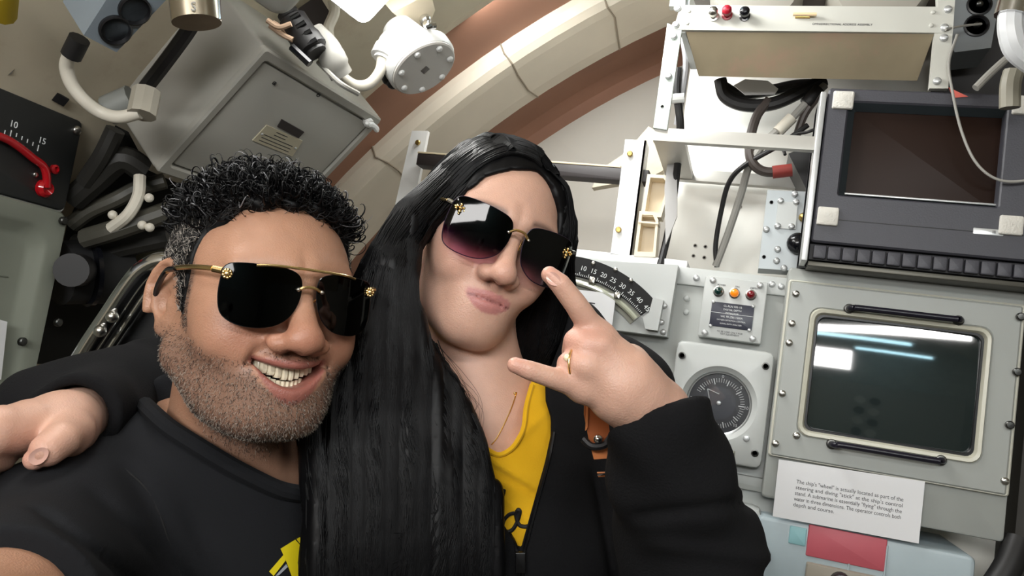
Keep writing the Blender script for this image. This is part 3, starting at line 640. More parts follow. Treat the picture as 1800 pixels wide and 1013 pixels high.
# ------------------------------------------------------------------ round cover with elbow conduit
ctr = dep(742,115,1.22)
ax = np.array([.62,-.30,-.72]); ax /= np.linalg.norm(ax)
t_ = np.array([.09,.99,.02]); DF = Fr(ctr, t_, np.cross(ax, t_))
k = thing('round_cover', 'round white junction cover with bolted lid and bent conduit', 'junction box', ctr)
RD = .058
MB().lathe((0,0,0), [(RD*.45,-.085),(RD*.62,-.05),(RD*.84,-.020),(RD*1.0,-.016),(RD*1.0,.0),(RD*.95,.005)], 48).build('drum', WHITE, k, DF)
ld = MB().lathe((0,0,0), [(RD*.94,.0),(RD*.94,.008),(RD*.9,.010),(.001,.010)], 48).build('lid', mat('lid_grey',(196,192,186),.4), k, DF)
for i in range(7): screw(ld, DF, RD*.76*math.cos(i*.8976+.2), RD*.76*math.sin(i*.8976+.2), .010, .0052, WHITE)
MB().plate(-.006,.006,-.006,.006,.010,.0106,.0005,.0002).build('sticker', mat('sticker_dark',(92,86,82),.5), ld, DF)
MB().tube(spl([dep(715,92,1.25),dep(706,72,1.235),dep(694,64,1.22),dep(680,72,1.21),dep(676,90,1.205),dep(670,105,1.20)],6), .0125, 14).build('elbow', WHITE, k)
MB().tube([dep(679,84,1.208),dep(671,101,1.202)], .0185, 12).build('gland_nut', WHITE, k)
MB().tube(spl([dep(672,100,1.20),dep(668,125,1.20),dep(650,147,1.20),dep(625,150,1.20),dep(602,135,1.20),dep(590,120,1.20)],6), .0085, 12).build('conduit', WHITEC, k)
for i,(x,y) in enumerate(((672,128),(682,140),(690,147))): MB().ball(dep(x,y,1.235), (.010,.012,.009), 8, 6).build('dark_clamp', BLACK, k)
# connector bundle
k = thing('cable_connector', 'black and grey multi-pin connector draped over the cabinet edge', 'connector', dep(570,90,1.14))
MB().tube(spl([dep(505,22,1.12),dep(520,45,1.12),dep(540,75,1.12),dep(555,95,1.12)],5), [.016]*3+[.022]*6+[.024]*5+[.018]*2, 14).build('black_boot', RUB, k)
MB().tube(spl([dep(550,60,1.15),dep(575,85,1.15),dep(588,110,1.15),dep(600,132,1.16)],5), [.02]*8+[.021]*4+[.018]*4, 14).build('grey_backshell', GREYC, k)
for i in range(4): MB().tube([dep(512+i*10,33+i*15,1.10), dep(527+i*10,24+i*15,1.10)], .004, 8).build('strap', BLACK, k)
MB().tube([dep(513,82,1.10),dep(545,112,1.10)], .006, 8).build('clip', BLACKG, k)
for i, P_ in enumerate(([(470,36),(490,48),(512,42)],[(475,45),(495,60),(515,70)],[(480,40),(500,52),(508,60)])):
    tag(MB().tube(spl([dep(x,y,1.09+.01*i) for x,y in P_],5), .004, 8).build('bare_lead', mat('peach_wire',(206,176,150),.5)), ['upper','lower','middle'][i]+' peach coloured lead entering the black connector boot', 'wire', 'peach leads by the connector')
tag(MB().tube(spl([dep(583,-10,1.25),dep(588,20,1.25),dep(577,50,1.25),dep(580,75,1.24)],6), .009, 10).build('white_hose', WHITEC), 'white hose hanging beside the bright lamp fixture', 'hose')
tag(MB().tube(spl([dep(560,110,1.16),dep(580,130,1.13),dep(600,148,1.11),dep(630,165,1.13)],6), .004, 8).build('grey_lead', GREYC), 'thin grey lead lying along the top edge of the large cabinet', 'cable')
o = MB().loft([[tuple(dep(x,y,1.28)) for x,y in ((480,-10),(560,-10),(585,30),(550,75),(500,50))], [tuple(dep(x,y,1.33)) for x,y in ((480,-10),(560,-10),(585,30),(550,75),(500,50))]]).build('dark_housing', mat('dark_brown_box',(50,42,40),.6)); tag(o, 'dark brown housing behind the connector beside the lamp', 'housing')

# ------------------------------------------------------------------ socket box and conduit, upper left
A3 = dep(205,88,.92)
C4 = Fr(A3, (.20,.95,-.06), (.60,-.1,.79))
k = thing('socket_box', 'blue grey double socket box with round black outlets at upper left', 'socket box', A3)
pp = [C4.px(*q_) for q_ in ((147,62),(205,92),(292,0),(300,-40),(225,-60))]
BG = mat('blue_grey_enamel',(128,138,146),.4,var=.05)
MB().poly(pp, -.08, 0).build('body', BG, k, C4)
ra = []
for x, y in ((202,52),(236,17)):
    u, v = C4.px(x,y); MB().lathe((u,v,0), [(.0185,0),(.0185,.004),(.0165,.005),(.015,-.0),(.001,-.002)], 28).build('outlet', BLACK, k, C4)
tag(MB().tube(spl([dep(136,75,.95),dep(122,98,.96),dep(117,120,.97),dep(127,150,.98),dep(150,178,.99),dep(178,198,1.0),dep(210,206,1.0),dep(246,198,1.0)],7), .0085, 12).build('loop_conduit', WHITEC), 'cream conduit looping from the socket box to the grey clamp', 'conduit')
MB().tube([dep(140,68,.945), dep(125,98,.955)], .0125, 12).build('gland', RUB, bpy.data.objects['loop_conduit'])
MB().tube([dep(249,203,1.0), dep(258,160,1.01)], .018, 10).build('clamp', mat('clamp_grey',(166,160,146),.45), bpy.data.objects['loop_conduit'])
tag(MB().tube([dep(190,195,1.03), dep(235,175,1.03)], .02, 12).build('pipe_stub', mat('stub_grey',(128,130,126),.5)), 'short grey pipe stub behind the cream conduit loop', 'pipe')
tag(MB().tube(spl([dep(255,155,1.04),dep(290,110,1.02),dep(330,55,1.0),dep(350,20,.98)],5), .010, 8).build('black_hose', RUB), 'black hose running up beside the large cabinet', 'hose')
# metal cup
k = thing('metal_cup', 'brushed metal cylinder engraved with letter S at the top left', 'cylinder', dep(345,45,.80))
axc = dep(348,42,.8)-dep(336,-60,.8)
e0, e1 = dep(331,-80,.8), dep(346,40,.8)
MB().tube([e0, e1], [.0245,.0245], 36, True).build('sleeve', mat('brushed_metal',(158,148,130),.3,.9,var=.15,vscale=30), k)
MB().tube([dep(383,-20,.775), dep(387,34,.775)], .0018, 6).build('bright_edge', CHROME, k)
u_ = dep(346,10,.8)-dep(336,10,.8); ud = -(e1-e0)
CS = Fr(dep(340,12,.774), u_, ud)
text('S', .013, CS, 0, .0, 0, DSTEEL, 'engraved_letter', k, .0003)
o = MB().box(-.009,.009,-.007,.007,0,.004).build('cable_clip', BLACK, fr=Fr(dep(106,174,1.12),(.3,.9,-.2),(.6,-.1,.79))); tag(o, 'small black clip stuck on the cream hull above the black panel', 'clip')
tag(MB().tube([dep(-20,-30,.9), dep(8,-5,.9), dep(3,25,.92)], .016, 10).build('yellow_handle', mat('yellow_paint',(176,150,30),.5)), 'yellow painted handle in the top left corner', 'handle')
tag(MB().loft([[tuple(dep(x,y,1.04)) for x,y in ((-30,25),(14,18),(75,46),(20,130),(-30,150))],[tuple(dep(x,y,1.10)) for x,y in ((-30,25),(14,18),(75,46),(20,130),(-30,150))]]).build('dark_duct', mat('dark_duct',(64,60,52),.6)), 'dark duct end beside the yellow handle', 'duct')

# ------------------------------------------------------------------ port side panels
LF = Fr((-1.0,0,0), (0,1,0), (0,0,1))
k = thing('inclinometer', 'black inclinometer panel with curved red tube and scale numbers', 'gauge', LF.P((.75,1.72,0))[0])
r1_ = LF.px(147,215); r2_ = LF.px(124,374)
pa = (.30, r1_[0], r2_[1], r1_[1])
MB().plate(*pa, -.03, 0, .008, .003).build('panel', mat('panel_black',(32,34,34),.5), k, LF)
MB().frame((pa[0]-.004,pa[1]+.004,pa[2]-.004,pa[3]+.004), (pa[0],pa[1],pa[2],pa[3]), -.03, -.006, .01, .008, .001).build('panel_edge', ALU, k, LF)
screw(k, LF, *LF.px(134,229), 0, .007, STEEL)
TP = [(-80,215),(0,240),(30,256),(58,278),(76,292),(82,310),(82,330)]
MB().tube(spl([(*LF.px(x,y,.008),.008) for x,y in TP],6), .0058, 12).build('red_tube', RED, k, LF)
u, v = LF.px(83,332,.008); MB().lathe((u,v,.0), [(.013,0),(.013,.006),(.009,.011),(.004,.008),(.001,.006)], 24).build('red_ring', RED, k, LF)
u, v = LF.px(98,298,.004); MB().lathe((u,v,.0), [(.007,0),(.007,.004),(.004,.006),(.003,.002),(.0005,.002)], 18).build('red_stud', RED, k, LF)
screw(k, LF, *LF.px(62,307), 0, .004, STEEL)
tk = MB()
for i in range(6):
    x, y = 20+i*9.6, 229+i*5.2; u, v = LF.px(x,y); L_ = .009 if i in (0,5) else .0055
    tk.poly([(u-.0006,v-L_),(u+.0006,v-L_),(u+.0006,v),(u-.0006,v)], 0, .0005)
u, v = LF.px(9,229); tk.poly([(u-.0006,v-.006),(u+.0006,v-.006),(u+.0006,v),(u-.0006,v)], 0, .0005)
tk.build('tick_marks', WINK, k, LF)
text('10', .013, LF, *LF.px(24,219), 0, WINK, 'numeral', k); text('15', .013, LF, *LF.px(74,248), 0, WINK, 'numeral', k)
k = thing('dished_cover', 'grey green dished steel cover panel at the left edge', 'panel', LF.P((.8,1.2,0))[0])
q1_ = LF.px(124,376,.004); q2_ = LF.px(94,640,.004)
pa = (.42, q1_[0], 1.20, q1_[1]); 
L_ = lambda d, c_, r_: rr(pa[0]+d, pa[1]-d, pa[2]+d, pa[3]-d, r_, c_, 8)
MB().loft([L_(0,-.03,.02), L_(0,0,.02), L_(.003,.003,.018), L_(.024,.003,.035), L_(.030,.0,.035), L_(.042,-.012,.03), L_(.05,-.014,.03)]).build('cover', GREEN, k, LF)
for x, y in ((106,388),(97,566),(34,600)): screw(k, LF, *LF.px(x,y,.003), .003, .0065, DSTEEL, 'stud')
MB().box(LF.px(20,520)[0]-.05, LF.px(20,520)[0], LF.px(20,488)[1]-.001, LF.px(20,488)[1]+.001, -.014,-.0125).build('crease', mat('crease_green',(110,114,102),.5), k, LF)
o = MB().poly([LF.px(*q_,.005) for q_ in ((-60,545),(13,566),(2,668),(-60,650))], .004, .005).build('white_label', PAPER, fr=LF); tag(o, 'white paper label on the dished cover at the left edge', 'label')

# ------------------------------------------------------------------ dark machinery between panel and cabinet
def cab(name, m_, r_, P_, lb, cat='pipe', n=10): return tag(MB().tube(spl([dep(*q_) for q_ in P_],7), r_, n).build(name, m_), lb, cat)
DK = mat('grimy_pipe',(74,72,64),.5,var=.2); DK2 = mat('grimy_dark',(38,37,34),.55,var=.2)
cab('bent_pipe', WHITEC, .009, [(246,310,1.18),(243,345,1.17),(225,378,1.16),(195,402,1.17)], 'cream bent pipe end left of the curly haired man')
cab('machinery_pipe', DK, .013, [(125,395,1.22),(160,370,1.22),(205,350,1.22),(240,332,1.23),(290,318,1.24)], 'grimy pipe running behind the cream bent pipe')
cab('machinery_pipe', DK, .016, [(150,420,1.19),(200,405,1.18),(250,388,1.19),(300,370,1.2)], 'lower grimy pipe just above the dark motor')
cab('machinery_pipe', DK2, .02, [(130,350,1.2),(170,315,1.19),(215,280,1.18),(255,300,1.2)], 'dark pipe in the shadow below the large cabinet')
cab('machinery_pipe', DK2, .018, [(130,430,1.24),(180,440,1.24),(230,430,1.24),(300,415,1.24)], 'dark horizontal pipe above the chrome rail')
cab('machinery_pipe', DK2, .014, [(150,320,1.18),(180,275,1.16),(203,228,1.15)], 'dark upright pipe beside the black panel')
for i,(x,y) in enumerate(((262,348),(198,378),(250,396),(263,400))):
    tag(MB().ball(dep(x,y,1.16), .007, 10, 8).build('pipe_nut', WHITEC), ['cream nut beside the bent pipe end','small nut left of the cream bent pipe','left nut of the pair on the lower grimy pipe','right nut of the pair on the lower grimy pipe'][i], 'nut')
k = thing('motor', 'black cylindrical motor in the shadows beside the dished cover', 'motor', dep(150,500,1.25))
MB().tube([dep(105,480,1.2), dep(160,478,1.24), dep(215,482,1.28)], [.05,.052,.05], 28).build('casing', BLACKM, k)
MB().tube([dep(152,478,1.22), dep(160,478,1.225)], .056, 28).build('band', BLACKG, k)
MB().tube([dep(125,475,1.14), dep(140,475,1.18)], .025, 20).build('end_cap', RUB, k)
BK = ((118,395,1.27),(150,318,1.24),(178,262,1.21),(203,220,1.19),(226,232,1.205),(262,300,1.28),(330,330,1.36),(420,470,1.46),(300,640,1.46),(60,640,1.37))
o = MB().add([tuple(dep(x,y,d-.02)) for x,y,d in BK]+[tuple(dep(230,420,1.34))]+[tuple(dep(x,y,d-.005)) for x,y,d in BK]+[tuple(dep(230,420,1.36))], [(k,(k+1)%10,10) for k in range(10)]+[(11+(k+1)%10,11+k,21) for k in range(10)]+[(k,11+k,11+(k+1)%10,(k+1)%10) for k in range(10)]).build('bay_dark_sheet', mat('bay_darkening',(24,24,22),.8)); tag(o, 'near-black sheet added to darken the bay behind the pipes and motor', 'panel')  # near-black sheet added over the hull so the bay looks dark
o = MB().loft([[tuple(dep(x,y,1.32)) for x,y in ((165,420),(290,420),(330,470),(210,470))],[tuple(dep(x,y,1.36)) for x,y in ((165,420),(290,420),(330,470),(210,470))]]).build('bay_shelf', mat('olive_shelf',(104,102,84),.6)); tag(o, 'olive painted shelf strip behind the chrome rail', 'shelf')
k = thing('chrome_rail', 'bent chrome chair frame with black pad behind the man', 'rail', dep(160,640,.98))
RP = [(330,462,.98),(285,462,.98),(255,475,.98),(232,500,.98),(195,555,.98),(155,615,.98),(110,690,.98)]
MB().tube(spl([dep(*q_) for q_ in RP],7), .014, 14).build('outer_tube', CHROME, k)
MB().tube(spl([dep(x+28,y+16,d) for x,y,d in RP],7), .006, 12).build('inner_tube', CHROME, k)
MB().loft([[tuple(dep(x,y,d)) for x,y in ((270,485),(345,480),(330,650),(150,690),(205,600))] for d in (1.0,1.04)]).build('pad', BLACKM, k)
for x, y in ((197,557),(176,582)): MB().ball(dep(x,y,.962), .008, 12, 8).build('bolt', STEEL, k)

# ------------------------------------------------------------------ upper right corner
S5 = Fr((0,1.40,0), (1,0,0), (0,0,1))
k = thing('outlet_box', 'grey double outlet box at the upper right', 'socket box', pt(1720,95,1.42))
pp = [F.px(*q_,0) for q_ in ((1678,-60),(1768,-60),(1742,84),(1678,92),(1672,80))]
MB().poly(pp, -.08, 0).build('body', mat('outlet_grey',(112,116,118),.4), k, F)  # one even dark grey
for x, y in ((1721,9),(1716,46)):
    u, v = F.px(x,y,0); MB().lathe((u,v,0), [(.0195,0),(.0195,.004),(.017,.005),(.015,0),(.001,-.001)], 28).build('outlet', BLACK, k, F)
    MB().ball((u,v,.004), .006, 10, 6).build('outlet_pin', DSTEEL, k, F)
tag(MB().tube(spl([pt(1662,52,1.33),pt(1690,46,1.36),pt(1725,42,1.39)],5), .002, 6).build('outlet_lead', GREYC), 'thin grey lead from the rack corner to the outlet box', 'wire')
WP = mat('white_pipe',(210,212,214),.3,var=.1)
cab('corner_pipe', WP, .016, [(1790,-40,1.05),(1783,0,1.05),(1777,30,1.05),(1778,60,1.05),(1790,90,1.05),(1830,120,1.05)], 'white bent pipe in the top right corner')
MB().tube([dep(1783,5,1.05), dep(1777,28,1.05)], .021, 12).build('pipe_collar', CHROME, bpy.data.objects['corner_pipe'])
cab('grey_hose', GREYC, .006, [(1715,155,1.2),(1745,125,1.2),(1780,95,1.2),(1820,70,1.2)], 'grey hose crossing the dark upper right corner', 'hose')
cab('short_pipe', mat('beige_pipe',(140,136,122),.5), .014, [(1782,125,1.15),(1776,150,1.15),(1775,190,1.15)], 'short beige pipe standing beside the monitor top corner')
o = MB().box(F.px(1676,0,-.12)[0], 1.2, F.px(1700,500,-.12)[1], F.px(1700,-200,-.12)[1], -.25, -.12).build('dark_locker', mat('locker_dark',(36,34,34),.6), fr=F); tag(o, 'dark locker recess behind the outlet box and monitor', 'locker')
tag(MB().tube(spl([pt(1790,950,1.42),pt(1770,1000,1.40),pt(1730,1060,1.38)],5), .02, 12).build('dark_hose', RUB), 'black hose at the lower right corner beside the display unit', 'hose')
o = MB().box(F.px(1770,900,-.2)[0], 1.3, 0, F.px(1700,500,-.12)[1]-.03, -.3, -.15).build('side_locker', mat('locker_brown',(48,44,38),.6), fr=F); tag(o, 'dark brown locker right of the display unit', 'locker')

# ------------------------------------------------------------------ the room behind the camera (seen in the reflections)
def tube_lamp(x, y, z, L_, lb):
    k = thing('ceiling_tube', lb, 'lamp', (x,y,z))
    MB().plate(x-L_/2, x+L_/2, y-.07, y+.07, z, z+.05).build('housing', WHITE, k)
    MB().tube([(x-L_/2+.03,y,z-.018),(x+L_/2-.03,y,z-.018)], .016, 12).build('tube', mat('tube_glow',(255,255,255),.5,emit=(190,240,255),estr=10), k)
tube_lamp(-.45, 1.30, 2.40, .6, 'fluorescent ceiling lamp above the console and rack')
tube_lamp(.35, -.95, 2.28, .9, 'fluorescent ceiling tube lamp nearer the console')
tube_lamp(.75, -1.7, 2.28, .9, 'fluorescent ceiling tube lamp near the aft bulkhead')
k = thing('aft_console', 'grey control console with round dials against the aft bulkhead', 'console', (.5,-1.9,0))
BF = Fr((0,-1.75,0), (-1,0,0), (0,0,1))
MB().plate(-1.6, .6, 0, 1.7, -.4, 0, .01).build('body', GREY, k, BF)
for i in range(4):
    for j in range(2): MB().lathe((-.6+j*.16,1.45-.17*i,0), [(.06,0),(.06,.02),(.05,.022),(.05,.01),(.001,.01)], 24).build('dial', WHITE if (i+j)%2 else BLACK, k, BF)
MB().plate(-1.4, .4, .80, .85, 0, .35, .01).build('desk', GREY, k, BF)
# ------------------------------------------------------------------ signed-distance sculpting for the two people
F32 = np.float32
def A(x): return np.asarray(x, dtype=F32)
def ell(p, c, r):
    r = A(r); q = (p-A(c)); k0 = np.sqrt(((q/r)**2).sum(-1)); k1 = np.sqrt(((q/(r*r))**2).sum(-1))
    return k0*(k0-1)/np.maximum(k1, 1e-6)
def cone(p, a, b, ra, rb):                          # capsule whose radius runs from ra to rb
    a, b = A(a), A(b); ab = b-a; L2 = float((ab*ab).sum()); t = np.clip(((p-a)@ab)/L2, 0, 1)
    return np.sqrt((((p-a)-t[:,None]*ab)**2).sum(-1))-(ra+(rb-ra)*t)
def chain(p, pts, rs, k=0.0):
    d = None
    for i in range(len(pts)-1):
        e = cone(p, pts[i], pts[i+1], rs[i], rs[i+1]); d = e if d is None else (smin(d, e, k) if k else np.minimum(d, e))
    return d
def smin(a, b, k):
    h = np.maximum(k-np.abs(a-b), 0)/k; return np.minimum(a, b)-h*h*k*.25
def smax(a, b, k): return -smin(-a, -b, k)
def sub(a, b, k): return smax(a, -b, k)
def poly2(u, v, P):                                 # 2D polygon distance
    d = np.full(u.shape, 1e9, F32); s = np.ones(u.shape, F32); n = len(P)
    for i in range(n):
        j = (i-1) % n; ex, ey = P[j][0]-P[i][0], P[j][1]-P[i][1]; wx, wy = u-P[i][0], v-P[i][1]
        t = np.clip((wx*ex+wy*ey)/(ex*ex+ey*ey), 0, 1); d = np.minimum(d, (wx-ex*t)**2+(wy-ey*t)**2)
        c1 = v >= P[i][1]; c2 = v < P[j][1]; c3 = ex*wy > ey*wx
        s = np.where((c1 & c2 & c3) | (~c1 & ~c2 & ~c3), -s, s)
    return s*np.sqrt(d)
def polygonize(fn, lo, hi, h, B=8, slack=1.15, newton=1):
    lo = A(lo); n = [int(math.ceil((hi[i]-lo[i])/h/B))*B for i in range(3)]
    nb = [x//B for x in n]; H = h*B
    g = np.stack(np.meshgrid(*[np.arange(x) for x in nb], indexing='ij'), -1).reshape(-1,3)
    c = fn((lo+(g+.5)*H).astype(F32)); act = np.abs(c) < slack*H
    D = np.repeat(np.repeat(np.repeat(np.sign(c).reshape(nb), B, 0), B, 1), B, 2).astype(F32)
    off = np.stack(np.meshgrid(*[np.arange(B)]*3, indexing='ij'), -1).reshape(-1,3)
    ga = g[act]
    for s in range(0, len(ga), 600):
        ii = (ga[s:s+600,None,:]*B+off[None]).reshape(-1,3); D[ii[:,0],ii[:,1],ii[:,2]] = fn((lo+ii*h).astype(F32))
    S = D < 0; cnt = np.zeros([x-1 for x in n], np.uint8)
    cor = [(i,j,k) for i in (0,1) for j in (0,1) for k in (0,1)]
    sl = lambda M, o: M[o[0]:n[0]-1+o[0], o[1]:n[1]-1+o[1], o[2]:n[2]-1+o[2]]
    for o in cor: cnt += sl(S, o)
    cell = np.argwhere((cnt > 0) & (cnt < 8)); idx = np.full(cnt.shape, -1, np.int32); idx[tuple(cell.T)] = np.arange(len(cell))
    V = np.zeros((len(cell),3), F32); W = np.zeros(len(cell), F32)
    for o in cor:
        for ax in range(3):
            if o[ax]: continue
            o2 = list(o); o2[ax] = 1
            a = D[cell[:,0]+o[0], cell[:,1]+o[1], cell[:,2]+o[2]]; b = D[cell[:,0]+o2[0], cell[:,1]+o2[1], cell[:,2]+o2[2]]
            m_ = (a < 0) != (b < 0); t = np.where(m_, a/np.where(m_, a-b, 1), 0)
            P = np.array(o, F32)[None].repeat(len(cell), 0); P[:,ax] += t; V[m_] += P[m_]; W[m_] += 1
    V = lo+(cell+V/W[:,None])*h
    Q = []
    for ax in range(3):
        a1, a2 = (ax+1)%3, (ax+2)%3
        s0 = [slice(None)]*3; s1 = [slice(None)]*3; s0[ax] = slice(0,-1); s1[ax] = slice(1,None)
        ch = S[tuple(s0)] != S[tuple(s1)]; e = np.argwhere(ch)
        e = e[(e[:,a1] > 0) & (e[:,a2] > 0) & (e[:,a1] < n[a1]-1) & (e[:,a2] < n[a2]-1)]
        ids = []
        for (x, y) in ((-1,-1),(0,-1),(0,0),(-1,0)):
            q = e.copy(); q[:,a1] += x; q[:,a2] += y; ids.append(idx[q[:,0],q[:,1],q[:,2]])
        q = np.stack(ids, 1); fl = S[e[:,0],e[:,1],e[:,2]]; q[~fl] = q[~fl][:,::-1]; q = q[(q >= 0).all(1)]; Q.append(q)
    Q = np.concatenate(Q)
    if newton:                                        # even out the vertices before projecting them back
        acc = np.zeros_like(V); ct = np.zeros(len(V), F32)
        for a_, b_ in ((0,1),(1,2),(2,3),(3,0)):
            for k in range(3): acc[:,k] += np.bincount(Q[:,a_], V[Q[:,b_],k], len(V))+np.bincount(Q[:,b_], V[Q[:,a_],k], len(V))
            ct += np.bincount(Q[:,a_], minlength=len(V))+np.bincount(Q[:,b_], minlength=len(V))
        ok_ = ct >= 8; V = np.where(ok_[:,None], .4*V+.6*acc/np.maximum(ct,1)[:,None], V).astype(F32)
    for _ in range(newton):
        d, gr = grad(fn, V); st = np.clip(d, -h, h); V = V-gr*st[:,None]
    return V, Q
def grad(fn, V, e=8e-4):
    V = A(V); d = fn(V); g = np.stack([fn(V+A([e if i == j else 0 for j in range(3)]))-d for i in range(3)], 1)
    return d, g/(np.linalg.norm(g, axis=1)[:,None]+1e-9)
def batched(fn, V, n=200000): return np.concatenate([fn(V[i:i+n]) for i in range(0, len(V), n)])
def sdf_obj(name, fn, lo, hi, h, m_, parent=None, colf=None, newton=1, slack=1.15, more=(), **kw):
    V, Q = polygonize(fn, lo, hi, h, newton=newton, slack=slack)
    for (lo2, hi2, h2) in more:                      # coarser regions of the same surface (under the clothes)
        V2, Q2 = polygonize(fn, lo2, hi2, h2); Q = np.concatenate([Q, Q2+len(V)]); V = np.concatenate([V, V2])
    me = bpy.data.meshes.new(name); me.vertices.add(len(V)); me.vertices.foreach_set('co', V.astype(F32).ravel())
    me.loops.add(Q.size); me.loops.foreach_set('vertex_index', Q.astype(np.int32).ravel())
    me.polygons.add(len(Q)); me.polygons.foreach_set('loop_start', np.arange(0, Q.size, 4, dtype=np.int32))
    me.update(calc_edges=True); me.validate(); me.shade_smooth()
    if colf is not None:
        c = np.ones((len(V),4), F32); c[:,:3] = colf(V); a = me.color_attributes.new('tone', 'FLOAT_COLOR', 'POINT'); a.data.foreach_set('color', c.ravel())
    o = bpy.data.objects.new(name, me); COL.objects.link(o); me.materials.append(m_)
    if parent: adopt(o, parent)
    for k, x in kw.items(): o[k] = x
    return o
def hit(fn, pxs, t0=.3, t1=1.6, off=0.0):           # where the camera's rays through these pixels meet the surface
    R_ = np.array([ray(x, y) for x, y in pxs]); L = np.linalg.norm(R_, axis=1); R_ = R_/L[:,None]
    t = np.full(len(pxs), t0)
    for _ in range(90):
        d = fn(A(CAM+R_*t[:,None])); t = t+np.clip(d, -.01, .05)*.8
    return CAM+R_*(t-off)[:,None]
def strands(name, P, R, m_, parent=None, nside=3, **kw):   # P (S,n,3), R (S,n): thin tapering tubes joined in one mesh
    S_, n, _ = P.shape; T = np.gradient(P, axis=1); T /= np.linalg.norm(T, axis=2, keepdims=True)+1e-9
    ref = np.array([.31,.52,.79]); N = np.cross(T, ref); N /= np.linalg.norm(N, axis=2, keepdims=True)+1e-9; B_ = np.cross(T, N)
    ph = np.linspace(0, 2*math.pi, nside, endpoint=False)
    V = P[:,:,None,:]+R[:,:,None,None]*(np.cos(ph)[None,None,:,None]*N[:,:,None,:]+np.sin(ph)[None,None,:,None]*B_[:,:,None,:])
    V = V.reshape(-1,3); base = (np.arange(S_)[:,None,None]*n+np.arange(n-1)[None,:,None])*nside; k = np.arange(nside)[None,None,:]; k2 = (k+1)%nside
    Q = np.stack([base+k, base+k2, base+nside+k2, base+nside+k], -1).reshape(-1,4)
    me = bpy.data.meshes.new(name); me.vertices.add(len(V)); me.vertices.foreach_set('co', V.astype(F32).ravel())
    me.loops.add(Q.size); me.loops.foreach_set('vertex_index', Q.astype(np.int32).ravel())
    me.polygons.add(len(Q)); me.polygons.foreach_set('loop_start', np.arange(0, Q.size, 4, dtype=np.int32)); me.update(calc_edges=True); me.shade_smooth()
    o = bpy.data.objects.new(name, me); COL.objects.link(o); me.materials.append(m_)
    if parent: adopt(o, parent)
    for kk, x in kw.items(): o[kk] = x
    return o
class Head:                                          # local frame: X image right, Y out of the face, Z up
    def __init__(s, px, py, d, yaw, pitch, roll, anchor, scale=1.0):
        r = ray(px, py); f = -r/np.linalg.norm(r); up = RW@np.array([0,-1.,0]); up -= up.dot(f)*f; up /= np.linalg.norm(up)
        x = RW@np.array([1.,0,0]); x -= x.dot(f)*f; x -= x.dot(up)*up; x /= np.linalg.norm(x)
        a = math.radians(roll); up, x = up*math.cos(a)+x*math.sin(a), x*math.cos(a)-up*math.sin(a)
        a = math.radians(yaw); f, x = f*math.cos(a)+x*math.sin(a), x*math.cos(a)-f*math.sin(a)
        a = math.radians(pitch); f, up = f*math.cos(a)+up*math.sin(a), up*math.cos(a)-f*math.sin(a)
        s.M = np.array([x, f, up]); s.s = scale; s.o = dep(px, py, d)-(np.array(anchor)*scale)@s.M
    def L(s, p): return ((p-A(s.o))@A(s.M).T)/F32(s.s)
    def P(s, q): return (np.atleast_2d(np.asarray(q, float))*s.s)@s.M+s.o
def sides(p):                                         # mirror: everything on +x
    q = p.copy(); q[:,0] = np.abs(q[:,0]); return q
def mouth_smile(x):
    t = x/.0325; return -.0640+.0075*t*t, -.0795+.0200*t*t
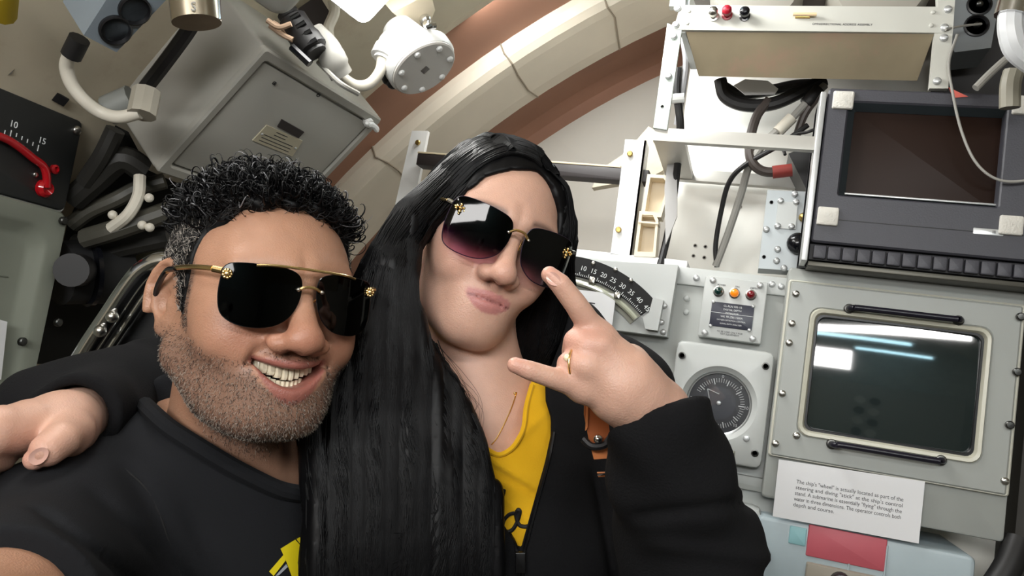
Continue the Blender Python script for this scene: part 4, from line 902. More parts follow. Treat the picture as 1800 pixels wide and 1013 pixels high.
def head_sdf(p, g):
    """p in head coordinates; g holds the proportions"""
    q = sides(p); fat = g['fat']
    d = ell(p, (0,-.012,g.get('cz',.026)), (g['w'],.098,.088))
    d = smin(d, ell(p, (0,.036,.012), (g['w']*.87,.057,.064)), .03)
    d = smin(d, ell(p, (0,.026,-.045), (.060+fat,.060,.062)), .03)
    d = smin(d, ell(q, (.043,.056,-.024), (.026,.030,.024)), .022)
    d = smin(d, ell(q, (.039,.062,-.046), (.025+fat,.027,.024)), .018)
    d = smin(d, cone(q, (.057*g.get('jaw',1)+fat*.6,.0,-.062), (.020*g.get('jaw',1)+fat*.5,.066,-g['chin']+.018), .019, .019), .03)
    d = smin(d, ell(p, (0,.076,-g['chin']+.016), (.024+fat*.5,.021,.018)), .02)
    d = smin(d, ell(p, (0,.032,-g['chin']+.022), (.047+fat,.052,.030)), .03)
    d = smin(d, ell(p, (0,.076,-.068+g.get('mz',0)*.7), (.035+fat,.024,.027)), .022)
    d = smin(d, cone(q, (.010,.090,.020), (.046,.074,.018), .009, .008), .016)
    d = sub(d, ell(q, (.033,.106,.000), (.018,.015,.012)), .016)
    d = smin(d, ell(q, (.032,.077,.000), (.0145,.0130,.0115)), .006)
    ny = g['nose']
    d = smin(d, cone(p, (0,.088,.014), (0,.108+ny,-.034), .0075, .0105*g['nw']), .014)
    d = smin(d, ell(p, (0,.1085+ny,-.040), (.0145*g['nw'],.0125,.0115)), .008)
    d = smin(d, ell(q, (.0150*g['nw'],.0985+ny*.6,-.0435), (.0092*g['nw'],.0115,.0088)), .006)
    d = sub(d, ell(q, (.0072*g['nw'],.108+ny*.8,-.0528), (.0042*g['nw'],.0065,.0048)), .004)
    if g['smile']:
        x = p[:,0]; zu, zl = mouth_smile(x)
        yl = lambda t: .098-.021*t*t
        for sgn in (1,):
            fold = chain(q, [(.0185,.103,-.043),(.029,.0935,-.052),(.0365,.084,-.064)], [.0018,.0018,.0010]); d = sub(d, fold, .010)
        ts = np.linspace(0, 1, 6)
        up_ = [(.0325*t, yl(t)+.001, -.0640+.0075*t*t+.0035*(1-t*t)) for t in ts]; lo_ = [(.0325*t, yl(t)-.001, -.0795+.0200*t*t-.0045*(1-t*t)) for t in ts]
        d = smin(d, chain(q, up_, [.0042*(1-t*t)+.0026 for t in ts]), .005)
        d = smin(d, chain(q, lo_, [.0054*(1-t*t)+.0024 for t in ts]), .006)
        op = np.maximum(np.maximum(p[:,2]-zu, zl-p[:,2])*.8, np.maximum(np.abs(x)-.0310, .066-p[:,1])); d = sub(d, op, .004)
    else:
        ts = np.linspace(0, 1, 7); mz = g.get('mz', 0)
        up_ = [(.0245*t, .0962-.0115*t*t, mz-.0612-.003*t**1.5+(.0010 if .1 < t < .5 else 0)) for t in ts]; lo_ = [(.0245*t, .0962-.0125*t*t, mz-.0725+.0070*t*t) for t in ts]
        lip = np.minimum(chain(q, up_, [.0048*(1-t*t)+.0012 for t in ts]), chain(q, lo_, [.0064*(1-t*t)+.0012 for t in ts]))
        d = smin(d, lip, .0030)
        d = sub(d, chain(q, [(0,.1020,mz-.0664),(.012,.0995,mz-.0660),(.0255,.0885,mz-.0664)], [.0011,.0010,.0010]), .0025)
    # ears
    a, b, c = q[:,1]+.008, q[:,2]+.012, q[:,0]-g['w']*1.0+.003
    cc = c+a*.50; a2 = a+.006-b*.12                    # ear plane flares backwards and leans
    e = np.stack([cc, a2, b], 1); pl = ell(e, (-.001,0,.002), (.0045,.0165,.0275))
    th_ = np.linspace(math.radians(-35), math.radians(235), 12)
    hx_ = [(.0045, -.0165*math.sin(t-math.pi/2)*-1*1.0 if False else .0170*math.cos(t), .003+.0285*math.sin(t)) for t in th_]
    he = chain(e, [(x_, -y_, z_) for x_, y_, z_ in hx_], [.0036]*12)
    ah = chain(e, [(.0035,-.006,.016),(.0045,-.0085,.004),(.0045,-.006,-.010),(.004,.000,-.018)], [.0028,.0032,.0034,.003])
    pl = smin(pl, he, .003); pl = smin(pl, ah, .003)
    pl = sub(pl, ell(e, (.0060,.0025,-.004), (.0085,.0065,.0110)), .003); pl = sub(pl, chain(e, [(.0065,.008,.020),(.0065,-.004,.0235),(.0065,-.0125,.010)], [.0030,.0034,.0030]), .003)
    pl = smin(pl, ell(e, (.0015,.0045,-.0265), (.0055,.0085,.0095)), .006); pl = smin(pl, ell(e, (.0050,.0115,-.006), (.004,.0035,.0065)), .004)
    d = smin(d, pl, .006)
    return d
# ------------------------------------------------------------------ shared people helpers
def proj(p):
    c = (p-A(CAM))@A(RW); z = np.maximum(c[:,2], .02); return c[:,0]/z*FPX+CX, c[:,1]/z*FPX+CY, c[:,2]
def pxpoly(p, P): u, v, z = proj(p); return poly2(u, v, P)*z/FPX
def D(x, y, d): return tuple(dep(x, y, d))
def fold(p, seeds, amp):
    o = np.zeros(len(p), F32)
    for (kx, ky, kz, ph) in seeds: o += np.sin(p[:,0]*kx+p[:,1]*ky+p[:,2]*kz+ph+1.5*np.sin(p[:,2]*17+p[:,0]*23+ph))
    return o*amp/len(seeds)
def sm(a, b, x): t = np.clip((x-a)/(b-a), 0, 1); return t*t*(3-2*t)
def lerp3(a, b, t): return a+(A(b)-a)*t[:,None]
NPR = np.random.default_rng(11)
SKIN = mat('skin', (200,150,124), .41, spec=.5, sss=.12, attr='tone', var=.05, vscale=90, bump=.28, bscale=620)
TEE = mat('black_jersey', (27,28,31), .9, spec=.2, var=.06, vscale=14, bump=.25, bscale=900)
HOOD = mat('black_fleece', (19,19,21), .95, spec=.2, bump=.35, bscale=500)
HAIRB = mat('black_hair', (8,8,10), .48, spec=.2)
HAIRD = mat('dark_hair', (30,28,28), .45, spec=.5)
HAIRG = mat('grey_hair', (165,158,150), .5)
GOLD = mat('gold', (236,206,146), .24, 1.0)
DENIM = mat('dark_trousers', (34,36,44), .9)
SHOEM = mat('dark_shoe', (30,28,27), .6)
TOOTH = mat('tooth_enamel', (232,222,196), .22, spec=.6, coat=.3)
GUM = mat('mouth_red', (96,36,34), .5)
def legs(root, hip, fwd, foot, who):
    hx = np.array(hip); sd = np.cross(fwd, (0,0,1.)); sd /= np.linalg.norm(sd)
    def fn(p):
        d = cone(p, hx+(0,0,.10), hx+(0,0,-.03), .145, .15)
        for s in (-1,1):
            h_ = hx+sd*s*.085+np.array((0,0,-.06)); kn = np.array((*(foot+sd*s*.10)[:2], .47)); an = np.array((*(foot+sd*s*.11)[:2], .09))
            d = smin(d, cone(p, h_, kn, .095, .068), .04); d = smin(d, cone(p, kn, an, .068, .055), .02)
        return np.maximum(d, A(.05)-p[:,2])
    c = hx
    sdf_obj('trousers', fn, (c[0]-.4,c[1]-.4,.0), (c[0]+.4,c[1]+.4,hx[2]+.3), .014, DENIM, root)
    for s in (-1,1):
        a = np.array((*(foot+sd*s*.11)[:2], 0)); 
        def fs(p, a=a):
            d = smin(cone(p, a+(0,0,.05), a+fwd*.15+np.array((0,0,.035)), .045, .038), cone(p, a-fwd*.05+np.array((0,0,.04)), a+(0,0,.09), .04, .045), .03); return np.maximum(d, -p[:,2])
        sdf_obj('shoe', fs, a-np.array((.3,.3,.03)), a+np.array((.3,.3,.2)), .012, SHOEM, root)

# ------------------------------------------------------------------ the man
MH = Head(532, 508, .648, 24, 3, 7.5, (0,.100,.004), 1.0)
MG = dict(w=.0745, cz=.014, fat=.004, chin=.118, nose=.0065, nw=1.18, smile=True)
mN0 = MH.P((0,-.022,-.045))[0]; mN1 = D(392,860,.80)
mSR, mSL = D(105,962,.655), D(665,985,.89)
mEl, mWr = D(-75,1165,.45), CAM+RW@np.array((-.10,.13,.06))
def man_core(p):
    d = cone(p, mN0, mN1, .058, .066)
    d = smin(d, chain(p, [mSR, D(250,900,.735), mN1, D(540,915,.86), mSL], [.060,.062,.070,.062,.058], .03), .05)
    d = smin(d, chain(p, [D(318,745,.82), D(262,800,.79), D(170,918,.70)], [.046,.046,.045]), .03)
    d = smin(d, chain(p, [D(390,1010,.815), D(370,1180,.83), D(350,1330,.85)], [.125,.135,.14], .05), .08)
    return d
def man_arm(p):
    d = chain(p, [mSR, mEl], [.058,.042]); d = smin(d, cone(p, mEl, mWr, .043,.028), .02)
    d = smin(d, cone(p, mSL, D(720,1300,.95), .056,.046), .03); d = smin(d, cone(p, D(720,1300,.95), D(690,1560,.95), .044,.03), .02)
    hw = mWr; fx = RW@np.array((1.,0,0)); up = RW@np.array((0,-1.,0)); bk = RW@np.array((0,0,-1.))
    d = smin(d, cone(p, hw, hw+up*.05+fx*.02+bk*.02, .030,.034), .02)
    for i in range(4): b0 = hw+up*(.03+.020*i)+fx*.035+bk*.03; d = smin(d, chain(p, [b0, b0+fx*.04+bk*.01, b0+fx*.06-bk*.012], [.010,.009,.008]), .008)
    t0 = hw+up*.04-bk*.01; d = smin(d, chain(p, [t0, t0+up*.03+fx*.03, t0+up*.045+fx*.055], [.013,.011,.009]), .008)
    h2 = np.array(D(690,1560,.95)); d = smin(d, cone(p, h2, h2-(0,0,.08), .028,.03), .02)
    for i in range(4): b0 = h2-np.array((0,0,.09))+np.array((.0,-.03+.02*i,0)); d = smin(d, chain(p, [b0, b0-(0,0,.045), b0+(.012,0,-.08)], [.010,.009,.008]), .008)
    d = smin(d, chain(p, [h2-(0,0,.04), h2+(.01,-.045,-.075), h2+(.02,-.05,-.10)], [.013,.011,.009]), .01)
    return d
def man_body(p):
    q = MH.L(p); near = (np.abs(q[:,0]) < .16) & (q[:,2] > -.22) & (np.abs(q[:,1]) < .2)
    d = man_core(p)+.010; d = np.minimum(d, man_arm(p))
    d = smin(d, cone(p, mN0, mN1, .056, .064), .01)
    if near.any():
        hd = head_sdf(q[near], MG); r = d.copy(); r[near] = smin(d[near], hd*F32(MH.s), .022); d = r
    return d
MANTONE = s2l((178,134,109)); MANDARK = s2l((112,92,82)); 
def beard_mask(q):
    z, y, x = q[:,2], q[:,1], np.abs(q[:,0])
    line = -.034-.36*np.maximum(y-.028, 0)
    line = line+.013*sm(.084,.096,y)*sm(.040,.030,x)
    b = sm(.006, -.020, z-line)*sm(-.045,-.02, y+ (z+.06)*.3)*sm(-.20,-.15, z)
    st = sm(.020,.028,y)*sm(.046,.038,y)*sm(-.05,-.03,z)*sm(.03,.01,z)*sm(.05,.06,x)      # sideburn
    b = np.maximum(b, st*1.1)
    zu, zl = mouth_smile(q[:,0]); zin = (q[:,2] < zu+.0062) & (q[:,2] > zl-.010) & (x < .033) & (y > .06)
    return b*np.where(zin, 0, 1)
def man_col(V):
    q = MH.L(A(V)); n = len(q); c = np.tile(A(MANTONE), (n,1)); z, y, x = q[:,2], q[:,1], q[:,0]; ax = np.abs(x)
    c = lerp3(c, s2l((182,122,100)), .5*np.exp(-((ax-.042)**2+(z+.040)**2)/.0006)*(y > .04))
    c = lerp3(c, s2l((182,120,98)), .55*np.exp(-((ax)**2/.0006+(z+.042)**2/.0005))*(y > .095))
    c = lerp3(c, s2l((190,144,118)), .5*np.exp(-((ax)**2/.0016+(z-.052)**2/.0006))*(y > .05))
    c = lerp3(c, MANDARK, .6*beard_mask(q))
    zu, zl = mouth_smile(x); t = np.clip(1-(x/.0325)**2, 0, 1)
    lip = sm(.0075*t+.0022, .0045*t+.0012, z-zu)*sm(-.0135*t-.0025, -.0095*t-.0015, z-zl)*sm(.036,.032,ax)*(y > .068)
    c = lerp3(c, s2l((156,94,86)), .85*lip)
    inside = (z < zu-.0005) & (z > zl+.0005) & (ax < .031) & (y < .094-.021*(x/.031)**2) & (y > .04)
    c[inside] = A(s2l((70,24,24)))
    c = lerp3(c, s2l((60,34,28)), .8*np.exp(-((ax-.0085)**2+(z+.052)**2)/.00002)*(y > .095))
    return c
man = thing('person', 'smiling person in black crew neck T-shirt with dark sunglasses and curly hair', 'person', (mN1[0], mN1[1], 0))
b0 = dict(lo=np.array([-1.0,-.2,.9]), hi=np.array([.3,1.15,1.85]))
hl, hh = MH.P((0,0,0))[0]-(.135,.14,.20), MH.P((0,0,0))[0]+(.135,.14,.125)
MV = sdf_obj('body', man_body, hl, hh, .0025, SKIN, man, man_col, more=[((-.74,-.15,.90), (.30,1.12,float(hl[2])+.02), .0075)])

# T-shirt
NECKHOLE = [(150,560),(238,690),(300,748),(400,810),(480,850),(520,862),(570,852),(640,780),(640,560)]
fs1 = [(38,20,60,0.3),(-30,45,52,1.7),(60,-22,35,2.9)]
def man_shirt0(p):
    d = man_core(p)-.010
    s = smin(d, chain(p, [mSR, tuple(np.array(mSR)+(np.array(mEl)-np.array(mSR))*.68)], [.070,.062]), .035)
    s = smin(s, cone(p, mSL, tuple(np.array(mSL)+(np.array(D(720,1300,.95))-np.array(mSL))*.5), .066, .064), .03)
    u, v, z = proj(p)
    # drape folds sweeping down from the shoulder to the chest
    w1 = np.exp(-((u-230-(v-830)*.55)/26)**2)*sm(790,850,v); w2 = np.exp(-((u-150-(v-850)*1.0)/22)**2)*sm(840,880,v)
    w3 = np.exp(-((u-330-(v-900)*.45)/20)**2)*sm(870,940,v); w4 = np.exp(-((u-60-(v-890)*1.3)/18)**2)*sm(880,905,v)
    s = s+.0055*w1+.005*w2+.004*w3+.005*w4
    return s+fold(p, fs1, .0030)
def man_shirt(p):
    s = man_shirt0(p); u, v, z = proj(p)
    cut = np.maximum(pxpoly(p, NECKHOLE), z-.80); s = sub(s, cut, .003)
    up = (np.array(mN0)-np.array(mN1)); up /= np.linalg.norm(up); s = sub(s, cone(p, np.array(mN1)+up*.045, np.array(mN1)+up*.16, .066, .075), .004)
    hem = tuple(np.array(mSR)+(np.array(mEl)-np.array(mSR))*.70); ax_ = (np.array(mEl)-np.array(mSR)); ax_ /= np.linalg.norm(ax_)
    s = smax(s, np.where(chain(p, [mSR, mEl], [.1,.1]) < 0, (p-A(hem))@A(ax_), -1), .003)
    return s
sh = sdf_obj('t_shirt', man_shirt, (-.75,.15,.98), (.15,1.05,1.62), .0042, TEE, man)
CP = [(254,706),(270,722),(300,748),(350,780),(400,810),(440,831),(480,850),(505,858),(530,862)]
cp = hit(man_shirt0, [(x+1, y+7) for x, y in CP], off=.0005); cp = cp[np.linalg.norm(cp-CAM, axis=1) < 1.05]
MB().tube(spl(cp, 5), .0085, 10).build('collar', TEE, sh)
SP = [(352,792),(372,830),(395,862),(402,905),(412,960),(430,1010)]
SEAM = hit(man_shirt0, [(180,800),(225,830),(258,862),(280,905),(296,950),(318,1012)], off=-.0006)
MB().tube(spl(SEAM,6), .0011, 6).build('sleeve_seam', mat('seam_black',(20,20,22),.9), sh)
# chest print: yellow strokes and grey feather lines
YEL = mat('yellow_print', (232,210,20), .6); GRP = mat('grey_print', (165,168,174), .7)
def print_patch(name, px, m_, fn, parent, lift=.0012):
    P_ = hit(fn, px, off=lift); ce = P_.mean(0); n_ = len(P_)
    back = [tuple(x-(CAM-x)/np.linalg.norm(CAM-x)*.003) for x in P_]
    b = MB(); b.add([tuple(x) for x in P_]+back, [tuple(range(n_))]+[(i,(i+1)%n_,n_+(i+1)%n_,n_+i) for i in range(n_)]); return b.build(name, m_, parent)
print_patch('print_stroke', [(493,965),(519,949),(527,958),(531,972),(531,990),(529,1022),(516,1022),(503,987),(499,978)], YEL, man_shirt, sh)
print_patch('print_stroke', [(499,975),(502,986),(481,1013),(473,1005)], YEL, man_shirt, sh)
print_patch('print_stroke', [(521,948),(534,941),(545,938),(542,951),(541,962),(532,965),(528,957)], YEL, man_shirt, sh)
for P_ in ([(503,992),(506,997),(490,1012),(484,1013)],[(535,985),(541,979),(543,990),(534,998)],[(533,1005),(542,995),(545,1002),(534,1016)]): print_patch('print_feather', P_, GRP, man_shirt, sh)

# teeth
def teeth(root, Hd):
    b_ = lambda n_, m_: b.build(n_, m_, root)
    for i in range(-5, 5):
        t0, t1 = (i+.04)/5.0*.0272, (i+.96)/5.0*.0272; tm = (t0+t1)/2; zu, zl = mouth_smile(np.array([tm])); zu = float(zu[0])
        yy = lambda x: .0925-.020*(x/.031)**2; L_ = .0105 if abs(i+.5) < 1 else (.0095 if abs(i+.5) < 2 else .0085)
        z1, z0 = zu+.002, zu+.0005-L_
        b = MB(); loops = []
        for zz, s_, dy in ((z1,.92,-.0015),((z1+z0)/2,1.0,0),(z0+.0015,.95,-.0003),(z0,.78,-.0012)):
            x0, x1 = tm+(t0-tm)*s_, tm+(t1-tm)*s_
            loops.append([tuple(Hd.P((x,y+dy,zz))[0]) for x, y in ((x0,yy(x0)-.0012),(x0+(x1-x0)*.25,yy(tm)+.0002),(x0+(x1-x0)*.75,yy(tm)+.0002),(x1,yy(x1)-.0012),(x1,yy(x1)-.007),(x0,yy(x0)-.007))])
        b.loft(loops); b_('upper_tooth', TOOTH)
    for i in range(-4, 4):
        t0, t1 = (i+.05)/4*.0165, (i+.95)/4*.0165; tm = (t0+t1)/2; z1 = -.0752+.004*(tm/.017)**2; z0 = z1-.009
        yy = lambda x: .0885-.018*(x/.031)**2
        b = MB(); b.loft([[tuple(Hd.P((x,y,zz))[0]) for x, y in ((t0,yy(t0)-.001),(tm,yy(tm)),(t1,yy(t1)-.001),(t1,yy(t1)-.006),(t0,yy(t0)-.006))] for zz in (z1, z1-.002, z0)]); b_('lower_tooth', TOOTH)
teeth(man, MH)
for s in (-1,1):
    c_ = MH.P((s*.032,.0795,0))[0]; MB().ball(c_, .0122, 16, 12).build('eyeball', mat('eye_white',(220,214,206),.2), man)

# hair: a short mass with curls and grey sides
HREG = [(.13,.080),(.078,.078),(.060,.066),(.047,.046),(.040,.025),(.036,.0),(.034,-.028),(.022,-.030),(.016,.004),(.004,.020),(-.016,.018),(-.026,-.01),(-.034,-.055),(-.2,-.06),(-.2,.3),(.13,.3)]
def man_hair(p):
    q = MH.L(p); top = sm(.04,.08,q[:,2])
    h = head_sdf_skull(q)-(.0028+.0075*top)
    n_ = np.sin(q[:,0]*190+3*np.sin(q[:,1]*130))*np.sin(q[:,1]*170+2*np.sin(q[:,2]*150))*np.sin(q[:,2]*160+q[:,0]*60)
    reg = poly2(q[:,1], q[:,2], HREG)+.0035*np.sin(q[:,0]*260)
    return smax(h+n_*.0038*top, reg, .008)
def head_sdf_skull(q):
    d = ell(q, (0,-.012,MG['cz']), (MG['w'],.098,.088)); d = smin(d, ell(q, (0,.036,.012), (MG['w']*.87,.057,.064)), .03); return smin(d, ell(q, (0,.026,-.045), (.064,.060,.062)), .03)
hm = sdf_obj('hair', man_hair, MH.o-.17, MH.o+.17, .0032, HAIRB, man, label='short curly black hair greying at the sides')
V = np.empty(len(hm.data.vertices)*3, F32); hm.data.vertices.foreach_get('co', V); V = V.reshape(-1,3)
dd, G_ = grad(man_hair, V); Q_ = MH.L(V); sk = head_sdf_skull(Q_)
ok = sk > .002; V, G_, Q_ = V[ok], G_[ok], Q_[ok]
def curls(n, sel, L0, L1, rad, coil, name, m_, lie=.6, kind=None):
    ii = NPR.choice(np.where(sel)[0], n); P0 = V[ii]; N_ = G_[ii]
    rnd = NPR.normal(size=(n,3)); flow = MH.M[1]*.5-MH.M[2]*.25; T_ = np.cross(N_, rnd); T_ /= np.linalg.norm(T_, axis=1)[:,None]
    T_ = T_*.8+flow*(1 if coil else -1.2)+0; T_ -= (T_*N_).sum(1)[:,None]*N_; T_ /= np.linalg.norm(T_, axis=1)[:,None]; B_ = np.cross(N_, T_)
    m2 = 14 if coil else 5; t = np.linspace(0, 1, m2)[None,:,None]; L_ = NPR.uniform(L0, L1, (n,1,1)); ph = NPR.uniform(0, 6.28, (n,1,1)); tw = NPR.uniform(.7, 1.3, (n,1,1))
    a = NPR.uniform(.004,.0085,(n,1,1)) if coil else 0
    P = P0[:,None]+N_[:,None]*(L_*t*(1-lie)+a*(np.sin(t*6.28*tw+ph)-np.sin(ph)))+T_[:,None]*(L_*t*lie+a*(np.cos(t*6.28*tw+ph)-np.cos(ph)))+B_[:,None]*(a*.7*np.sin(t*5*tw+ph*2)*t)
    if not coil: P = P+B_[:,None]*(.0015*np.sin(t*3+ph)*t)
    R_ = rad*(1-.75*np.linspace(0,1,m2)[None,:]**2)*NPR.uniform(.7,1.2,(n,1)); o = strands(name, P, R_, m_, hm); o['kind'] = 'stuff'; return o
nz = G_@MH.M[2]; topm = (Q_[:,2] > .060) & (nz > .25); sidem = ~topm | (Q_[:,2] < .07)
curls(1300, topm, .010, .024, .0012, True, 'curl_clumps', HAIRB, .6)
curls(1700, topm, .008, .022, .0007, True, 'curls', HAIRB, .55)
curls(260, topm, .012, .032, .0006, True, 'silver_curls', mat('silver_hair',(120,120,124),.35), .5)
curls(6500, sidem, .006, .013, .00042, False, 'side_hair', HAIRD, .75)
curls(2600, sidem & (Q_[:,2] < .05), .006, .012, .00038, False, 'grey_side_hair', HAIRG, .75)
# stubble
V = np.empty(len(MV.data.vertices)*3, F32); MV.data.vertices.foreach_get('co', V); V = V.reshape(-1,3); Q_ = MH.L(V); bm_ = beard_mask(Q_)*(Q_[:,1] > -.03)*(np.abs(Q_[:,0]) < .09)
dd, G_ = V*0, None
sel = np.where(bm_ > .25)[0]; pr = bm_[sel]; pr = pr/pr.sum()
for nm, n, m_, L_ in (('stubble', 9000, mat('stubble_dark',(40,32,30),.5), .0022), ('grey_stubble', 5200, mat('stubble_grey',(186,176,164),.5), .0024)):
    if nm == 'grey_stubble':
        w = pr*(.25+1.6*np.exp(-((Q_[sel][:,2]+.105)**2)/.0011)); w /= w.sum()
    else: w = pr
    ii = NPR.choice(sel, n, p=w); jit = V[ii]+NPR.normal(size=(n,3))*.0011; d_, N_ = grad(man_body, jit); P0 = jit-N_*d_[:,None]
    T_ = NPR.normal(size=(n,3))*.6-MH.M[2]*.9; T_ = T_-(T_*N_).sum(1)[:,None]*N_; dr = N_*.55+T_*.7; dr /= np.linalg.norm(dr, axis=1)[:,None]
    P = P0[:,None]+dr[:,None]*np.array([-.0004,1.0*L_*.6,L_])[None,:,None]*NPR.uniform(.6,1.2,(n,1,1)); R_ = np.array([.00013,.00012,.00005])[None].repeat(n,0)
    o = strands(nm, P, R_, m_, MV); o['kind'] = 'stuff'

# sunglasses
def lens_mesh(Hd, cx_, cz, outline, y0, curve, th, colf=None, yc=0.0):
    """outline: (x,z) loop about the lens centre; curved slab"""
    n = len(outline); K = 6; vs_, cl_ = [], []
    Y_ = lambda x, z: y0-curve*((x-yc)**2)-curve*.35*(z-cz)**2
    def layer(dy):
        L0 = [(cx_, Y_(cx_,cz)+dy, cz)]
        for k in range(1, K+1):
            for (x, z) in outline: X, Z = cx_+x*k/K, cz+z*k/K; L0.append((X, Y_(X,Z)+dy, Z))
        return L0
    a, b_ = layer(0), layer(-th); vs_ = a+b_; m2 = len(a); fs_ = []
    for o_, fl in ((0,False),(m2,True)):
        for i in range(n):
            j = (i+1)%n; f = (o_, o_+1+i, o_+1+j); fs_.append(f[::-1] if fl else f)
            for k in range(K-1):
                f = (o_+1+k*n+i, o_+1+(k+1)*n+i, o_+1+(k+1)*n+j, o_+1+k*n+j); fs_.append(f[::-1] if fl else f)
    for i in range(n):
        j = (i+1)%n; fs_.append((1+(K-1)*n+i, m2+1+(K-1)*n+i, m2+1+(K-1)*n+j, 1+(K-1)*n+j))
    return MB().add([tuple(Hd.P(v_)[0]) for v_ in vs_], fs_), vs_, Y_
def smooth_loop(pts, n=6):
    P = [np.array(p, float) for p in pts]; m2 = len(P); out = []
    for i in range(m2):
        a, b_, c_, d_ = P[i-1], P[i], P[(i+1)%m2], P[(i+2)%m2]
        for k in range(n):
            t = k/n; out.append(tuple(.5*((2*b_)+(-a+c_)*t+(2*a-5*b_+4*c_-d_)*t*t+(-a+3*b_-3*c_+d_)*t**3)))
    return out
def lens_glass(name, refl):
    M = bpy.data.materials.new(name); M.use_nodes = True; nt = M.node_tree
    for n_ in list(nt.nodes):
        if n_.type != 'OUTPUT_MATERIAL': nt.nodes.remove(n_)
    out = nt.nodes['Material Output']; at = nt.nodes.new('ShaderNodeAttribute'); at.attribute_name = 'tint'
    t = nt.nodes.new('ShaderNodeBsdfTransparent'); nt.links.new(at.outputs['Color'], t.inputs[0])
    g_ = nt.nodes.new('ShaderNodeBsdfGlossy'); g_.inputs['Roughness'].default_value = .04
    x = nt.nodes.new('ShaderNodeMixShader'); fr = nt.nodes.new('ShaderNodeFresnel'); fr.inputs[0].default_value = refl
    nt.links.new(fr.outputs[0], x.inputs[0]); nt.links.new(t.outputs[0], x.inputs[1]); nt.links.new(g_.outputs[0], x.inputs[2]); nt.links.new(x.outputs[0], out.inputs[0]); return M
def paint_tint(o, vals):
    a = o.data.color_attributes.new('tint', 'FLOAT_COLOR', 'POINT'); c = np.ones((len(vals),4), F32); c[:,:3] = vals; a.data.foreach_set('color', c.ravel())
gl = thing('sunglasses', 'black aviator sunglasses with gold brow bar on the smiling man', 'sunglasses', MH.P((0,.11,0))[0])
OUT = smooth_loop([(-.0310,.012),(-.0285,.0195),(-.020,.0222),(.0,.0228),(.017,.0215),(.0265,.0165),(.0285,.006),(.0262,-.007),(.019,-.019),(.006,-.0265),(-.013,-.0275),(-.0275,-.0205),(-.0318,-.006)])
LM = lens_glass('smoke_lens', 1.35)
LY = .1145
for s in (-1, 1):
    o_ = [(x*(1 if s < 0 else -1), z) for x, z in OUT]
    if s > 0: o_ = o_[::-1]
    mb, vv, Yf_ = lens_mesh(MH, s*.0355, -.004, o_, LY, 4.2, .0022); ln = mb.build('lens', LM, gl, ang=60)
    paint_tint(ln, np.tile(A((.0022,.0022,.003)), (len(vv),1)))
    e = MH.P([(s*.0355+x, Yf_(s*.0355+x,-.004+z)-.001, -.004+z) for x, z in o_]); MB().tube([*e, e[0], e[1]], .0006, 6, False).build('lens_edge', BLACKG, ln)
    oc = np.array((s*.0640, Yf_(s*.064,.008)+.002, .0085)); mh = MB().ball(MH.P(oc)[0], .0030, 12, 8).build('emblem', GOLD, gl)
    for k in range(9):
        a_ = k*.698; MB().ball(MH.P(oc+np.array((.0032*math.cos(a_), .0004, .0032*math.sin(a_))))[0], .0014, 8, 6).build('emblem_bead', GOLD, mh)
    hx = (s*.0660, Yf_(s*.066,.0)-.004, .011); MB().tube(MH.P([(s*.0665,Yf_(s*.0665,0)-.001,.0105),(s*.0725,Yf_(s*.0665,0)-.006,.0115)]), .0028, 10).build('hinge', GOLD, gl)
    MB().tube(spl(MH.P([(s*.0725,Yf_(s*.0665,0)-.005,.0118),(s*.0800,.060,.0125),(s*.0835,.020,.0115),(s*.0835,-.002,.008)]),6), .0022, 10).build('temple', GOLD, gl)
    MB().tube(spl(MH.P([(s*.0835,.030,.0115),(s*.0837,.004,.0095),(s*.084,-.016,-.004),(s*.082,-.026,-.02)]),6), .0026, 10).build('temple_tip', BLACKG, gl)
    MB().ball(MH.P((s*.0105, LY+.0012, .002))[0], .0018, 10, 8).build('bridge_screw', STEEL, gl)
    MB().tube(spl(MH.P([(s*.0095,LY-.002,-.003),(s*.0085,LY-.008,-.006),(s*.0095,LY-.011,-.010)]),4), .0008, 8).build('pad_arm', GOLD, gl)
yb = LY-.0005
MB().tube(spl(MH.P([(-.044,LY-.0075,.0178),(-.030,LY-.0025,.0192),(0,LY-.0005,.0196),(.030,LY-.0025,.0192),(.044,LY-.0075,.0178)]),8), .0012, 10).build('brow_bar', GOLD, gl)
MB().tube(spl(MH.P([(-.0105,LY,.002),(-.005,LY+.001,.0045),(0,LY+.001,.005),(.005,LY+.001,.0045),(.0105,LY,.002)]),6), .0013, 10).build('bridge', GOLD, gl)
fw = MH.M[1]*np.array((1,1,0)); fw /= np.linalg.norm(fw)
hipm = np.array(D(350,1330,.85)); legs(man, (hipm[0],hipm[1]+.02,.96), fw, np.array((hipm[0]+.02,hipm[1]+.05,0)), 'man')
# ------------------------------------------------------------------ the woman
WH = Head(904, 413, .775, 18, 4.5, 22.5, (0,.100,.004), .955)
WG = dict(w=.0715, cz=.018, fat=-.004, chin=.119, jaw=.84, mz=-.0045, nose=.004, nw=1.0, smile=False)
wN0 = WH.P((0,-.034,-.045))[0]; wN1 = D(842,735,.865)
wSL, wSR = D(1078,702,.90), D(640,800,.965)
wEl, wWr = D(1230,1190,.76), D(1152,728,.632)
wE2, wW2 = D(420,665,1.00), D(108,748,.675)
def woman_core(p):
    d = cone(p, wN0, wN1, .050, .054)
    d = smin(d, chain(p, [wSL, D(960,745,.885), wN1, D(740,775,.90), wSR], [.052,.050,.060,.052,.052], .03), .045)
    d = smin(d, chain(p, [D(880,860,.875), D(890,1040,.90), D(880,1230,.93)], [.098,.108,.105], .05), .06)
    d = smin(d, ell(p, D(960,960,.835), (.060,.055,.060)), .05); d = smin(d, ell(p, D(800,960,.845), (.060,.055,.060)), .05)
    return d
